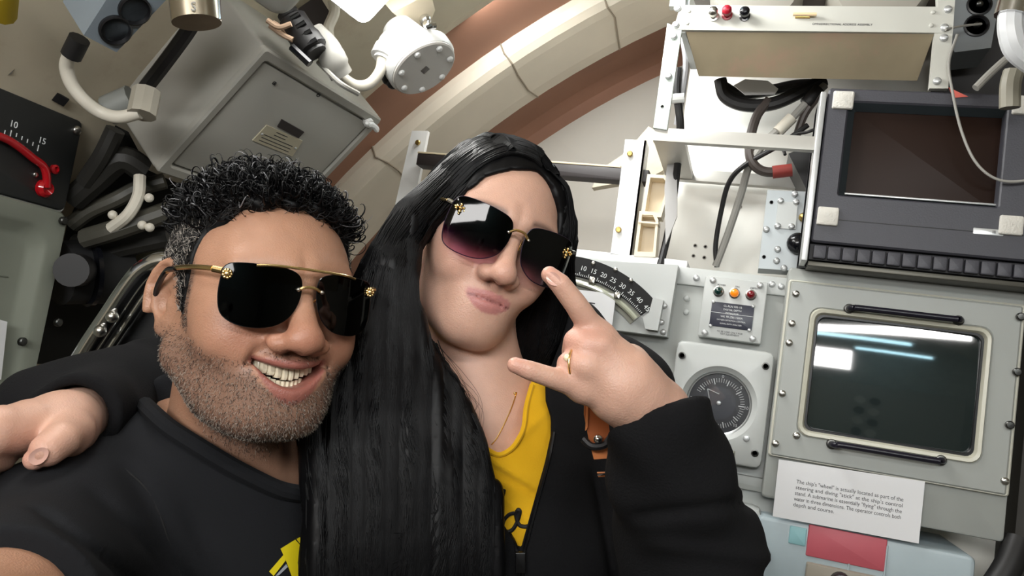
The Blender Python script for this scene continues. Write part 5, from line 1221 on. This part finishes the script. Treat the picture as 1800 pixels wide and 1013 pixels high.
# raised hand with index and little finger stretched
Hn = lambda x, y, d: D(x, y, d)
HB = dict(i=[(1047,588,.612),(1012,535,.600),(985,500,.596),(966,483,.596)], p=[(1022,680,.602),(966,663,.590),(930,651,.585),(905,642,.583)],
          m=[(1030,606,.600),(1012,600,.606),(1006,618,.634),(1030,640,.645)], r=[(1022,640,.596),(1000,640,.600),(999,656,.630),(1024,672,.640)])
def woman_hand(p):
    w = wWr
    d = cone(p, D(1168,790,.645), w, .027, .0255)
    pl = chain(p, [w, D(1100,665,.614), D(1060,612,.612)], [.0245,.0255,.0165]); d = smin(d, pl, .012)
    d = smin(d, chain(p, [w, D(1085,690,.612), D(1035,672,.607)], [.0235,.0245,.0150]), .016)
    d = smin(d, chain(p, [D(1110,690,.618), D(1040,625,.612)], [.024,.016]), .012)
    d = smin(d, chain(p, [D(1045,590,.614), D(1034,612,.606), D(1026,645,.604), D(1026,680,.606)], [.0115,.0125,.0120,.0105], .004), .012)
    d = smin(d, chain(p, [Hn(*q) for q in HB['i']], [.0108,.0090,.0082,.0066]), .008)
    d = smin(d, chain(p, [Hn(*q) for q in HB['p']], [.0102,.0080,.0074,.0060]), .008)
    d = smin(d, chain(p, [Hn(*q) for q in HB['m']], [.0112,.0098,.0088,.0080]), .005)
    d = smin(d, chain(p, [Hn(*q) for q in HB['r']], [.0108,.0095,.0086,.0078]), .005)
    d = smin(d, chain(p, [D(1105,640,.635), D(1060,640,.655), D(1025,650,.655)], [.017,.012,.010]), .01)
    # extensor tendons
    for a, b in (((1058,608,.596),(1125,700,.603)),((1040,648,.592),(1125,712,.600))): d = smin(d, cone(p, D(*a), D(*b), .0040, .0025), .012)
    return d
# hand lying over the man's shoulder
def woman_hand2(p):
    d = cone(p, D(215,690,.83), wW2, .030, .026)
    d = smin(d, chain(p, [wW2, D(52,752,.645), D(-10,762,.612)], [.027,.024,.019]), .014)
    d = smin(d, chain(p, [wW2, D(118,768,.65)], [.026,.018]), .01)
    d = smin(d, chain(p, [D(130,757,.655), D(108,772,.628), D(84,791,.614), D(61,808,.610)], [.0165,.0150,.0135,.0085]), .006)
    for i in range(4):
        y0 = 735+i*22; d = smin(d, chain(p, [D(0,y0+5,.615+.005*i), D(-60,y0+22,.59), D(-105,y0+55,.585)], [.0118,.0102,.0085]), .006)
    return d
def woman_body(p):
    q = WH.L(p); d = woman_core(p)+.009; u, v, z = proj(p)
    d = smin(d, cone(p, wN0, wN1, .049, .052), .02)
    d = np.minimum(d, chain(p, [wSL, wEl, D(1168,790,.645)], [.045,.038,.027])); d = np.minimum(d, chain(p, [wSR, wE2, D(215,690,.83)], [.045,.038,.030]))
    m1 = (u > 820) & (u < 1330) & (z < .75) & (v > 380)
    if m1.any(): d[m1] = np.minimum(d[m1], woman_hand(p[m1]))
    m2 = (u < 330) & (z < .9)
    if m2.any(): d[m2] = np.minimum(d[m2], woman_hand2(p[m2]))
    near = (np.abs(q[:,0]) < .16) & (q[:,2] > -.22) & (np.abs(q[:,1]) < .2)
    if near.any(): d[near] = smin(d[near], head_sdf(q[near], WG)*F32(WH.s), .013)
    # collar bones
    return d
WT = s2l((206,164,144))
def woman_col(V):
    V = A(V); q = WH.L(V); n = len(q); c = np.tile(A(WT), (n,1)); z, y, x = q[:,2], q[:,1], q[:,0]; ax = np.abs(x); mz = WG['mz']
    on = lambda y0: (y > y0) & (y < .130)
    c = lerp3(c, s2l((202,146,128)), .45*np.exp(-((ax-.042)**2+(z+.034)**2)/.0006)*on(.04))
    c = lerp3(c, s2l((204,148,130)), .4*np.exp(-((ax)**2/.0005+(z+.042)**2/.0004))*on(.095))
    t = np.clip(1-(x/.0255)**2, 0, 1)
    lip = sm(-.0555, -.0572, z-mz+.0035*(1-t))*sm(-.0808, -.0790, z-mz-.0125*(1-t))*sm(.0275,.0245,ax)*on(.082)
    c = lerp3(c, s2l((184,118,116)), .85*lip)
    c = lerp3(c, s2l((110,56,56)), .75*np.exp(-((z-mz+.0662)/.0011)**2)*(ax < .0255)*on(.084))
    c = lerp3(c, s2l((70,38,32)), .8*np.exp(-((ax-.0072)**2+(z+.052)**2)/.000018)*on(.095))
    br = np.exp(-((z-.024+.25*(ax-.032)**2*30)/.0035)**2)*sm(.012,.018,ax)*sm(.056,.046,ax)*on(.05); c = lerp3(c, s2l((60,44,40)), .75*br)
    # warmer fingertips and knuckles
    for pt_, r_ in ((HB['i'][3],.012),(HB['p'][3],.012),(HB['m'][1],.012),(HB['r'][1],.012),((61,808,.610),.016),((1035,600,.60),.014)):
        g_ = np.exp(-((V-A(D(*pt_)))**2).sum(1)/(r_*r_)); c = lerp3(c, s2l((212,152,136)), .6*g_)
    return c
woman = thing('person', 'person with long straight black hair, open black hoodie and mustard top making horns gesture', 'person', (wN1[0], wN1[1], 0))
o0 = WH.o; hl, hh = o0-(.135,.15,.23), o0+(.135,.14,.125)
h1 = np.array([D(*q) for q in ((880,640,.57),(966,470,.57),(1210,800,.66),(1040,640,.66))]); h2 = np.array([D(*q) for q in ((160,690,.74),(-130,720,.58),(60,830,.60),(-130,860,.56))])
WV = sdf_obj('body', woman_body, hl, hh, .0025, SKIN, woman, woman_col, more=[(h1.min(0)-.015, h1.max(0)+.02, .0022), (h2.min(0)-.02, h2.max(0)+.02, .0026), ((-.75,.55,.95), (.35,1.25,float(hl[2])+.02), .009)])
# finger nails
def nail(hand, c, tang, wid, ln, name='fingernail'):
    d_, N_ = grad(hand, np.array([c])); p0 = np.array(c)-N_[0]*d_[0]; t_ = np.array(tang)-np.dot(tang, N_[0])*N_[0]; t_ /= np.linalg.norm(t_); b_ = np.cross(N_[0], t_)
    fr_ = Fr(p0, b_, t_); L_ = []
    MB().loft([[(wid*math.cos(a)*s_, ln*math.sin(a)*s_, .0005*(1-s_**2)-.0012*(math.cos(a)*s_)**2+.0003) for a in np.linspace(0, 2*math.pi, 16, endpoint=False)] for s_ in (1,.8,.5,.2,.02)], False, True).build(name, mat('nail_pink',(214,170,156),.22,coat=.6), WV, fr_)
nail(woman_hand, dep(972,490,.586), np.array(D(966,483,.596))-np.array(D(985,500,.596)), .0048, .0062)
nail(woman_hand2, dep(67,803,.600), np.array(D(61,808,.610))-np.array(D(108,772,.628)), .0058, .0088, 'thumbnail')
rc = (np.array(D(1010,640,.598))); ra_ = np.array(D(1000,640,.600))-np.array(D(1022,640,.596)); ra_ /= np.linalg.norm(ra_)
RF = Fr(np.array(D(1008,640,.598)), np.cross(ra_, (0,0,1.)), np.cross(ra_, np.cross(ra_, (0,0,1.))))
rg = thing('finger_ring', 'gold ring with small stone on the raised hand', 'ring', RF.o)
MB().tube([(.0112*math.cos(a), .0112*math.sin(a), 0) for a in np.linspace(0, 2*math.pi, 33)], .0011, 8, False).build('band', GOLD, rg, RF)
st = hit(woman_hand, [(997,629)], off=.001)[0]; MB().ball(st, .0030, 10, 8).build('stone', mat('ring_stone',(236,226,190),.08,coat=1), rg)

# mustard top
TOPM = mat('mustard_jersey', (232,178,24), .85, spec=.25, sheen=.15, var=.05, vscale=14, bump=.2, bscale=900)
VNECK = [(700,540),(830,740),(842,768),(858,790),(878,797),(898,786),(918,752),(922,715),(932,675),(944,640),(950,600),(960,520)]
def woman_top0(p):
    u, v, z = proj(p); s = woman_core(p)-.004
    w1 = np.exp(-((v-806-(u-860)*.62)/7)**2)*sm(845,880,u)*sm(975,930,u); w2 = np.exp(-((v-850-(u-860)*.95)/9)**2)*sm(850,880,u); w3 = np.exp(-((v-780+(u-900)*.9)/8)**2)*sm(880,900,u)
    return s-.0030*w1+.0030*np.exp(-((v-822-(u-860)*.62)/7)**2)*sm(845,880,u)*sm(975,930,u)-.0025*w2-.0018*w3
def woman_top(p):
    u, v, z = proj(p); s = sub(woman_top0(p), np.maximum(pxpoly(p, VNECK), z-.86), .003)
    return sub(s, cone(p, np.array(wN1)+(0,0,.045), np.array(wN1)+(0,0,.15), .056, .07), .004)
tp = sdf_obj('mustard_top', woman_top, (-.60,.55,1.0), (.2,1.12,1.62), .0042, TOPM, woman)
nk = hit(woman_top0, [(838,766),(848,782),(860,793),(878,800),(898,790),(912,772),(921,750),(925,715),(935,677)], off=.0006)
MB().tube(spl(nk,5), .0028, 8).build('neck_binding', TOPM, tp)
# script lettering on the top
for P_ in ([(886,861),(883,872),(874,886),(869,893)], [(905,902),(895,905),(886,915),(884,928),(892,935),(902,930),(910,915),(914,900),(910,897),(907,906),(912,922),(922,926),(932,924)]):
    h_ = hit(woman_top, P_, off=.0004); MB().tube(spl(h_,6), .0021, 6).build('script_stroke', mat('print_black',(18,16,18),.7), tp)
# hooded jacket
OPEN = [(560,420),(790,640),(812,720),(834,800),(857,865),(881,915),(914,970),(932,905),(946,855),(958,812),(968,765),(968,735),(959,705),(958,671),(970,640),(986,600),(1004,540),(1020,420)]
fs2 = [(40,-20,70,.3),(-55,30,44,1.9),(25,60,-50,4.1)]
def woman_jacket0(p):
    d = woman_core(p)-.017
    d = smin(d, chain(p, [wSL, wEl], [.060,.060]), .03)
    d = smin(d, chain(p, [wEl, D(1207,960,.705), D(1180,830,.655)], [.064,.064,.051], .02), .03)
    d = smin(d, chain(p, [D(1180,830,.655), D(1160,775,.642), D(1146,725,.632)], [.051,.047,.045]), .015)
    d = smin(d, chain(p, [wSR, wE2, D(255,676,.88), D(215,692,.83), D(132,738,.70)], [.062,.058,.050,.048,.042]), .03); d = smin(d, chain(p, [D(215,688,.83), D(62,716,.735)], [.046,.036]), .02)
    u, v, z = proj(p)
    w1 = np.exp(-((v-905-(u-1130)*-.12)/13)**2)*sm(1090,1130,u); w2 = np.exp(-((v-960-(u-1130)*.1)/16)**2)*sm(1100,1150,u); w3 = np.exp(-((u-1050-(v-850)*.18)/10)**2)*sm(800,860,v)
    return d+.006*w1-.004*w2+.008*w3*(z > .66)+fold(p, fs2, .0035)
wa1 = np.array(D(1150,745,.636))-np.array(D(1178,830,.655)); wa1 /= np.linalg.norm(wa1)
wa2 = np.array(D(85,722,.70))-np.array(D(200,680,.84)); wa2 /= np.linalg.norm(wa2)
def woman_jacket(p):
    u, v, z = proj(p); d = woman_jacket0(p)
    # hood bunched behind the neck
    d = smin(d, chain(p, [D(1000,590,.905), D(985,640,.88), D(975,700,.855)], [.034,.030,.018]), .02)
    d = smin(d, chain(p, [D(1000,590,.93), D(880,640,.985), D(760,660,.955)], [.045,.055,.045]), .03)
    d = smin(d, chain(p, [D(1040,620,.93), D(1090,640,.94), D(1118,668,.935)], [.03,.030,.026]), .02)
    d = sub(d, np.maximum(pxpoly(p, OPEN), np.maximum(z-.90, .70-z)), .004)
    d = sub(d, cone(p, wN1, wN0, .060, .075), .006)
    # open cuffs
    d = sub(d, cone(p, D(1158,762,.639), tuple(np.array(D(1150,745,.636))+wa1*.06), .0285, .030), .004)
    wn1 = wa1+.75*(RW@np.array((0,0,1.))); wn1 = wn1/np.linalg.norm(wn1); c1 = np.where((u > 1020) & (z < .70) & (v < 900), (p-A(D(1150,738,.636)))@A(wn1), -1); d = smax(d, c1, .004)
    d = sub(d, cone(p, D(140,730,.725), D(100,748,.64), .029, .031), .003)
    c2 = np.where((u < 300) & (z < .85), (p-A(D(125,740,.697)))@A(wa2), -1); d = smax(d, c2, .004)
    return d
jk = sdf_obj('hooded_jacket', woman_jacket, (-.82,.45,.95), (.38,1.25,1.78), .0048, HOOD, woman)
ZM = mat('zip_black',(10,10,12),.35)
zp = hit(woman_jacket, [(973,760),(966,800),(958,832),(948,868),(938,905),(928,945),(921,972),(918,1012)], off=.0005); MB().tube(spl(zp,6), .0022, 6).build('zip', ZM, jk)
zq = hit(woman_jacket, [(843,812),(862,868),(884,918),(908,965),(914,1012)], off=.0005); MB().tube(spl(zq,6), .0022, 6).build('zip', ZM, jk)
zz = hit(woman_jacket, [(915,985)], off=.004)[0]; MB().box(-.005,.005,-.012,.008,-.002,.003).build('zip_pull', ZM, jk, Fr(zz, RW@np.array((1.,0,0)), RW@np.array((0,-1.,0))))
# necklace
nl = [(908,690),(903,706),(897,722),(888,742),(880,758),(872,772),(864,782)]
nc = thing('necklace', 'thin gold chain necklace at the open neckline', 'necklace', wN1)
pn_ = spl(hit(woman_body, nl, off=.0006), 6); MB().tube(pn_, .0007, 6).build('chain', GOLD, nc)
MB().ball(hit(woman_body, [(905,692)], off=.001)[0], .0018, 8, 6).build('bead', GOLD, nc)
# leather strap on the jacket front
LTH = mat('tan_leather', (158,86,44), .4, var=.12, vscale=30)
sp_ = thing('bag_strap', 'tan leather bag strap with rivet and buckle below the raised hand', 'strap', dep(1055,840,.70))
def strap(name, px, d0, d1, m_, par=sp_, th=.004):
    P_ = [np.array(D(x, y, d0+(d1-d0)*(y-690)/150)) for x, y in px]; dr = RW@np.array((0,0,th)); return MB().loft([[tuple(p+dr) for p in P_], [tuple(p) for p in P_]]).build(name, m_, par)
strap('upper_strap', [(1028,690),(1064,700),(1073,768),(1062,782),(1036,778),(1027,730)], .70, .70, LTH)
strap('stitch_edge', [(1031,712),(1034,712),(1033,752),(1029,758)], .697, .697, mat('leather_light',(196,120,70),.4), th=.002)
strap('lower_strap', [(1039,788),(1073,786),(1072,806),(1044,808)], .702, .702, mat('leather_light',(196,120,70),.4))
strap('end_strap', [(1050,832),(1075,831),(1073,838),(1052,839)], .702, .702, mat('leather_light',(196,120,70),.4))
MB().tube(spl([D(1025,772,.694),D(1040,785,.690),D(1062,783,.690),D(1076,766,.694)],5), .0035, 8).build('loop', BLACK, sp_)
MB().tube([D(1069,806,.695),D(1073,804,.695),D(1075,832,.695),D(1050,835,.695)], .0012, 8).build('buckle', CHROME, sp_)
rv = MB().ball(D(1051,772,.690), .0042, 12, 8).build('rivet', CHROME, sp_)

# ---- long straight hair
def skullw(q): return smin(ell(q, (0,-.012,.018), (.0735,.100,.090)), ell(q, (0,.036,.012), (.064,.058,.066)), .03)
WLINE = [(-.064,-.058),(-.062,.0),(-.056,.030),(-.044,.052),(-.020,.070),(.010,.081),(.036,.074),(.052,.050),(.060,.015),(.064,-.05)]
HFACE = WLINE+[(.075,-.16),(-.075,-.16)]
# bands of hair: centre line in pixels and depth, half width, half thickness
def flat(p, pts, wid, th):
    """a flattened lock: wide across the picture, thin in depth"""
    cvp = (p-A(CAM))@A(RW); d = None
    P = [RW.T@(np.array(D(*q))-CAM) for q in pts]
    for i in range(len(P)-1):
        a, b_ = A(P[i]), A(P[i+1]); ab = b_-a; t = np.clip(((cvp-a)@ab)/float(ab@ab), 0, 1); r = cvp-a-t[:,None]*ab
        w_ = wid[i]+(wid[i+1]-wid[i])*t; h_ = th[i]+(th[i+1]-th[i])*t
        rx = np.sqrt(r[:,0]**2+r[:,1]**2); k0 = np.sqrt((rx/w_)**2+(r[:,2]/h_)**2); e = (k0-1)*np.minimum(w_, h_)
        d = e if d is None else smin(d, e, .02)
    return d
LOCKS = [([(800,345,.83),(724,388,.79),(684,475,.765),(668,570,.757),(660,650,.75),(652,750,.742),(662,860,.725),(655,1000,.705),(645,1130,.69)], [.020,.017,.024,.036,.050,.055,.056,.052,.05], [.024,.022,.024,.026,.026,.026,.024,.022,.018]),
         ([(735,610,.79),(748,690,.775),(766,780,.758),(776,880,.742),(762,1000,.722),(745,1120,.71)], [.016,.028,.038,.048,.052,.05], [.018,.020,.020,.020,.018,.016]),
         ([(968,345,.84),(980,420,.855),(972,500,.87),(950,580,.885),(925,650,.89)], [.016,.016,.020,.024,.022], [.02,.02,.02,.02,.018])]
def woman_hair(p):
    q = WH.L(p)
    face = np.maximum(poly2(q[:,0], q[:,2], HFACE), .0-q[:,1])
    h = skullw(q)*F32(WH.s)-(.0030+.0070*sm(.0,.035,face)); h = sub(h, face*F32(WH.s), .005)
    h = smax(h, -q[:,2]-.075, .01)
    for L_ in LOCKS: h = smin(h, flat(p, *L_), .016)
    h = smin(h, chain(p, [WH.P((0,-.085,-.01))[0], WH.P((0,-.08,-.11))[0], D(840,780,.99), D(800,950,1.0)], [.05,.055,.06,.05]), .03)
    u, v, z = proj(p); s_ = np.sin(u*.10+np.sin(v*.006)*2+z*40)*.0012+np.sin(u*.23+v*.004)*.0007
    return h+s_*(.12+.88*np.maximum(sm(.005,.035,face), sm(-.03,-.06,q[:,2])))
hw_ = sdf_obj('hair', woman_hair, WH.o-(.17,.17,.10), WH.o+(.17,.17,.14), .0029, HAIRB, woman, more=[((-.60,.40,1.05), (.08,1.20,float(WH.o[2])-.095), .0045)], label='long straight glossy black hair')
# strands lying on the mass
def push(P, fn, off):
    s_ = P.shape; V_ = P.reshape(-1,3)
    for _ in range(3):
        d_, g_ = grad(fn, V_, 2e-3); m2 = d_ < off; V_ = np.where(m2[:,None], V_+g_*(off-d_)[:,None], V_)
    return V_.reshape(s_)
def catmull(P, m2):                                   # (S,k,3) -> (S,m2,3)
    S_, k, _ = P.shape; E = np.concatenate([2*P[:,:1]-P[:,1:2], P, 2*P[:,-1:]-P[:,-2:-1]], 1); t = np.linspace(0, k-1-1e-6, m2); i = t.astype(int); f = (t-i)[None,:,None]
    a, b_, c_, d_ = E[:,i], E[:,i+1], E[:,i+2], E[:,i+3]; return .5*((2*b_)+(-a+c_)*f+(2*a-5*b_+4*c_-d_)*f*f+(-a+3*b_-3*c_+d_)*f**3)
def lock_strands(n, L_, pre, m2, rad, name, m_, spread=1.0, jit=.002):
    pts, wid, th = L_; k = len(pts); C_ = np.array([D(*q) for q in pts]); xr = RW@np.array((1.,0,0)); zr = RW@np.array((0,0,1.))
    ph = NPR.uniform(-1, 1, (n,1,1)); fr_ = -np.sqrt(np.clip(1-ph**2, 0, 1))                 # on the side facing the picture
    W_ = np.array(wid)[None,:,None]; T_ = np.array(th)[None,:,None]
    tan = np.gradient(C_, axis=0); tan /= np.linalg.norm(tan, axis=1)[:,None]; side = np.cross(tan, zr); side /= np.linalg.norm(side, axis=1)[:,None]; side *= np.sign(side@xr)[:,None]
    P = C_[None]+side[None]*(W_*ph*spread)+zr*(T_*fr_)+NPR.normal(size=(n,k,3))*jit
    if pre is not None:
        Q0 = pre(n, ph[:,0,0]); Q0 = np.concatenate([Q0[:,:-1]*(1-f)+Q0[:,1:]*f for f in (0,.33,.66)], 1)[:, np.argsort(np.concatenate([np.arange(Q0.shape[1]-1)+f for f in (0,.33,.66)]))]
        V0 = Q0.reshape(-1,3)
        for _ in range(4):
            d_, g_ = grad(woman_hair, V0, 2e-3); V0 = V0-g_*(d_-.0012)[:,None]
        P = np.concatenate([V0.reshape(Q0.shape), P[:,1:]], 1)
    P = catmull(P, m2); P = push(P, woman_hair, .0006); ln = NPR.uniform(.8, 1.0, (n,1)); t = np.linspace(0,1,m2)[None]
    R_ = rad*NPR.uniform(.6,1.3,(n,1))*(1-.7*t**3)
    o = strands(name, P, R_, m_, hw_); o['kind'] = 'stuff'; return o
def part_pre(n, ph):                                   # from the parting over the crown to the left temple
    t = (ph+1)/2; y0 = .070-.125*(1-t)
    A_ = np.stack([np.full(n,.020), y0, np.full(n,.12)], 1); B_ = np.stack([np.full(n,-.022)+.006*t, y0*.98+.004, np.full(n,.112)], 1); C_ = np.stack([-.055+.012*t, y0*.80+.010, .072+.006*t], 1)
    return np.stack([WH.P(A_), WH.P(B_), WH.P(C_)], 1)
lock_strands(2400, LOCKS[0], part_pre, 34, .00075, 'long_strands', HAIRB)
lock_strands(1300, LOCKS[1], None, 24, .0007, 'front_strands', HAIRB, 1.05)
def part_pre2(n, ph):
    t = (ph+1)/2; A_ = np.stack([np.full(n,.022), .080-.06*t, np.full(n,.115)], 1); B_ = np.stack([np.full(n,.052), .056-.06*t, np.full(n,.080)], 1); return np.stack([WH.P(A_), WH.P(B_)], 1)
lock_strands(700, LOCKS[2], part_pre2, 22, .0007, 'far_side_strands', HAIRB)
def cap_strands(n, sgn, name):
    y0 = NPR.uniform(-.095, .080, n); m2 = 12; f = np.linspace(0, 1, m2)[None]; x0 = .022
    an = f*(1.95 if sgn < 0 else 1.75)+.02; yy = y0[:,None]*(1-.25*f)-.012*f+.020*f*(y0[:,None] > 0)*np.sin(f*3)
    X = np.where(sgn < 0, x0-(x0+.080)*np.sin(np.minimum(an,1.57)), x0+(.078-x0)*np.sin(np.minimum(an,1.57))); Z = .115*np.cos(an)-.02*f
    P = WH.P(np.stack([X+0*yy, yy, Z+0*yy], -1).reshape(-1,3)); V0 = P
    for _ in range(5):
        d_, g_ = grad(woman_hair, V0, 2e-3); V0 = V0-g_*(d_-.0010)[:,None]
    P = V0.reshape(n, m2, 3); P = catmull(P, 22); P = P+NPR.normal(size=(n,1,3))*.0006
    q = WH.L(P.reshape(-1,3)).reshape(n, 22, 3); bad = ((poly2(q[:,:,0].ravel(), q[:,:,2].ravel(), HFACE) < -.003).reshape(n,22) & (q[:,:,1] > .0)).any(1); P = P[~bad]
    strands(name, P, .0008*NPR.uniform(.6,1.3,(len(P),1))*np.ones((1,22)), HAIRB, hw_)['kind'] = 'stuff'
cap_strands(2600, -1, 'crown_strands'); cap_strands(1300, 1, 'side_strands')
# a few loose wisps
wp_ = []
for k in range(60):
    x0 = NPR.uniform(745,775); y0 = NPR.uniform(600,650); wp_.append([D(x0,y0,.775), D(x0+20+NPR.uniform(0,25),y0+45,.765), D(x0+35+NPR.uniform(0,45),y0+95,.775), D(x0+30+NPR.uniform(0,45),y0+150,.775)])
P = catmull(np.array(wp_), 14); P = push(P, woman_body, .003); strands('wisps', P, .0003*np.ones((60,14))*(1-.6*np.linspace(0,1,14)), HAIRB, hw_)['kind'] = 'stuff'
wp_ = []
for k in range(40):
    x0 = NPR.uniform(955,985); wp_.append([D(x0-15,300+NPR.uniform(0,30),.82), D(x0+8,355,.83), D(x0+14+NPR.uniform(0,10),410,.84), D(x0+10+NPR.uniform(0,22),480,.85)])
strands('flyaways', catmull(np.array(wp_),14), .00025*np.ones((40,14)), HAIRB, hw_)['kind'] = 'stuff'

# sunglasses with gold bees
gl = thing('sunglasses', 'oversized rimless purple gradient sunglasses with gold bees on the woman', 'sunglasses', WH.P((0,.11,0))[0])
OUT2 = smooth_loop([(-.0335,.018),(-.029,.0255),(-.016,.0275),(.006,.0262),(.0235,.022),(.0292,.012),(.0285,-.004),(.022,-.019),(.006,-.0290),(-.015,-.0305),(-.0295,-.0255),(-.0345,-.012),(-.0350,.004)])
GM = lens_glass('violet_lens', 1.42); LY = .1150
for s in (-1, 1):
    o_ = [(x*(1 if s < 0 else -1), z) for x, z in OUT2]
    if s > 0: o_ = o_[::-1]
    cx_ = s*.0375; mb, vv, Yf_ = lens_mesh(WH, cx_, -.005, o_, LY, 4.6, .0022); ln = mb.build('lens', GM, gl, ang=60)
    zc = A(vv)[:,2]; t = sm(.004, -.036, zc); c0, c1_, c2_ = A((.006,.005,.009)), A((.16,.08,.18)), A((.86,.70,.80))
    t1 = np.clip(t/.55, 0, 1)[:,None]; t2 = np.clip((t-.55)/.45, 0, 1)[:,None]; paint_tint(ln, (c0+(c1_-c0)*t1**1.6)*(1-t2)+c2_*t2)
    e = WH.P([(cx_+x, Yf_(cx_+x,-.005+z)-.001, -.005+z) for x, z in o_]); MB().tube([*e, e[0], e[1]], .00055, 6, False).build('lens_edge', mat('violet_edge',(44,30,50),.3), ln)
    bc = np.array((s*.0640, Yf_(s*.064,.010)+.0015, .0085))
    be = MB().ball(WH.P(bc)[0], .0021, 10, 8).build('bee_emblem', GOLD, gl)
    for dx, dz, r_ in ((0,.0038,.0016),(0,-.0036,.0019),(0,-.0060,.0012),(-.0036,.0012,.0017),(.0036,.0012,.0017),(-.0046,-.0016,.0015),(.0046,-.0016,.0015),(-.0058,.0002,.0012),(.0058,.0002,.0012)):
        MB().ball(WH.P(bc+np.array((dx,0,dz)))[0], r_, 8, 6).build('bee_wing', GOLD, be)
    MB().tube(WH.P([(s*.0715,Yf_(s*.0715,.01)-.001,.011),(s*.0770,Yf_(s*.0715,.01)-.005,.012)]), .0026, 10).build('hinge', CHROME, gl)
    MB().tube(spl(WH.P([(s*.0770,Yf_(s*.0715,.01)-.005,.012),(s*.0810,.055,.012),(s*.0810,.020,.010),(s*.080,-.010,.004)]),6), .0016, 8).build('temple', GOLD, gl)
    MB().tube(spl(WH.P([(s*.0090,LY-.001,.004),(s*.0080,LY-.006,-.002),(s*.0090,LY-.010,-.010)]),4), .0010, 8).build('pad_arm', GOLD, gl)
    MB().ball(WH.P((s*.0118, LY+.0012, .003))[0], .0016, 10, 8).build('bridge_screw', CHROME, gl)
MB().tube(spl(WH.P([(-.0115,LY,.003),(-.006,LY+.001,.0075),(0,LY+.0015,.0085),(.006,LY+.001,.0075),(.0115,LY,.003)]),6), .0014, 10).build('bridge', GOLD, gl)
for s in (-1,1):
    MB().ball(WH.P((s*.032,.0795,0))[0], .0118, 16, 12).build('eyeball', mat('eye_white',(220,214,206),.2), woman)
fw = WH.M[1]*np.array((1,1,0)); fw /= np.linalg.norm(fw)
hw2 = np.array(D(880,1230,.93)); legs(woman, (hw2[0],hw2[1]+.02,1.0), fw, np.array((hw2[0],hw2[1]+.04,0)), 'woman')
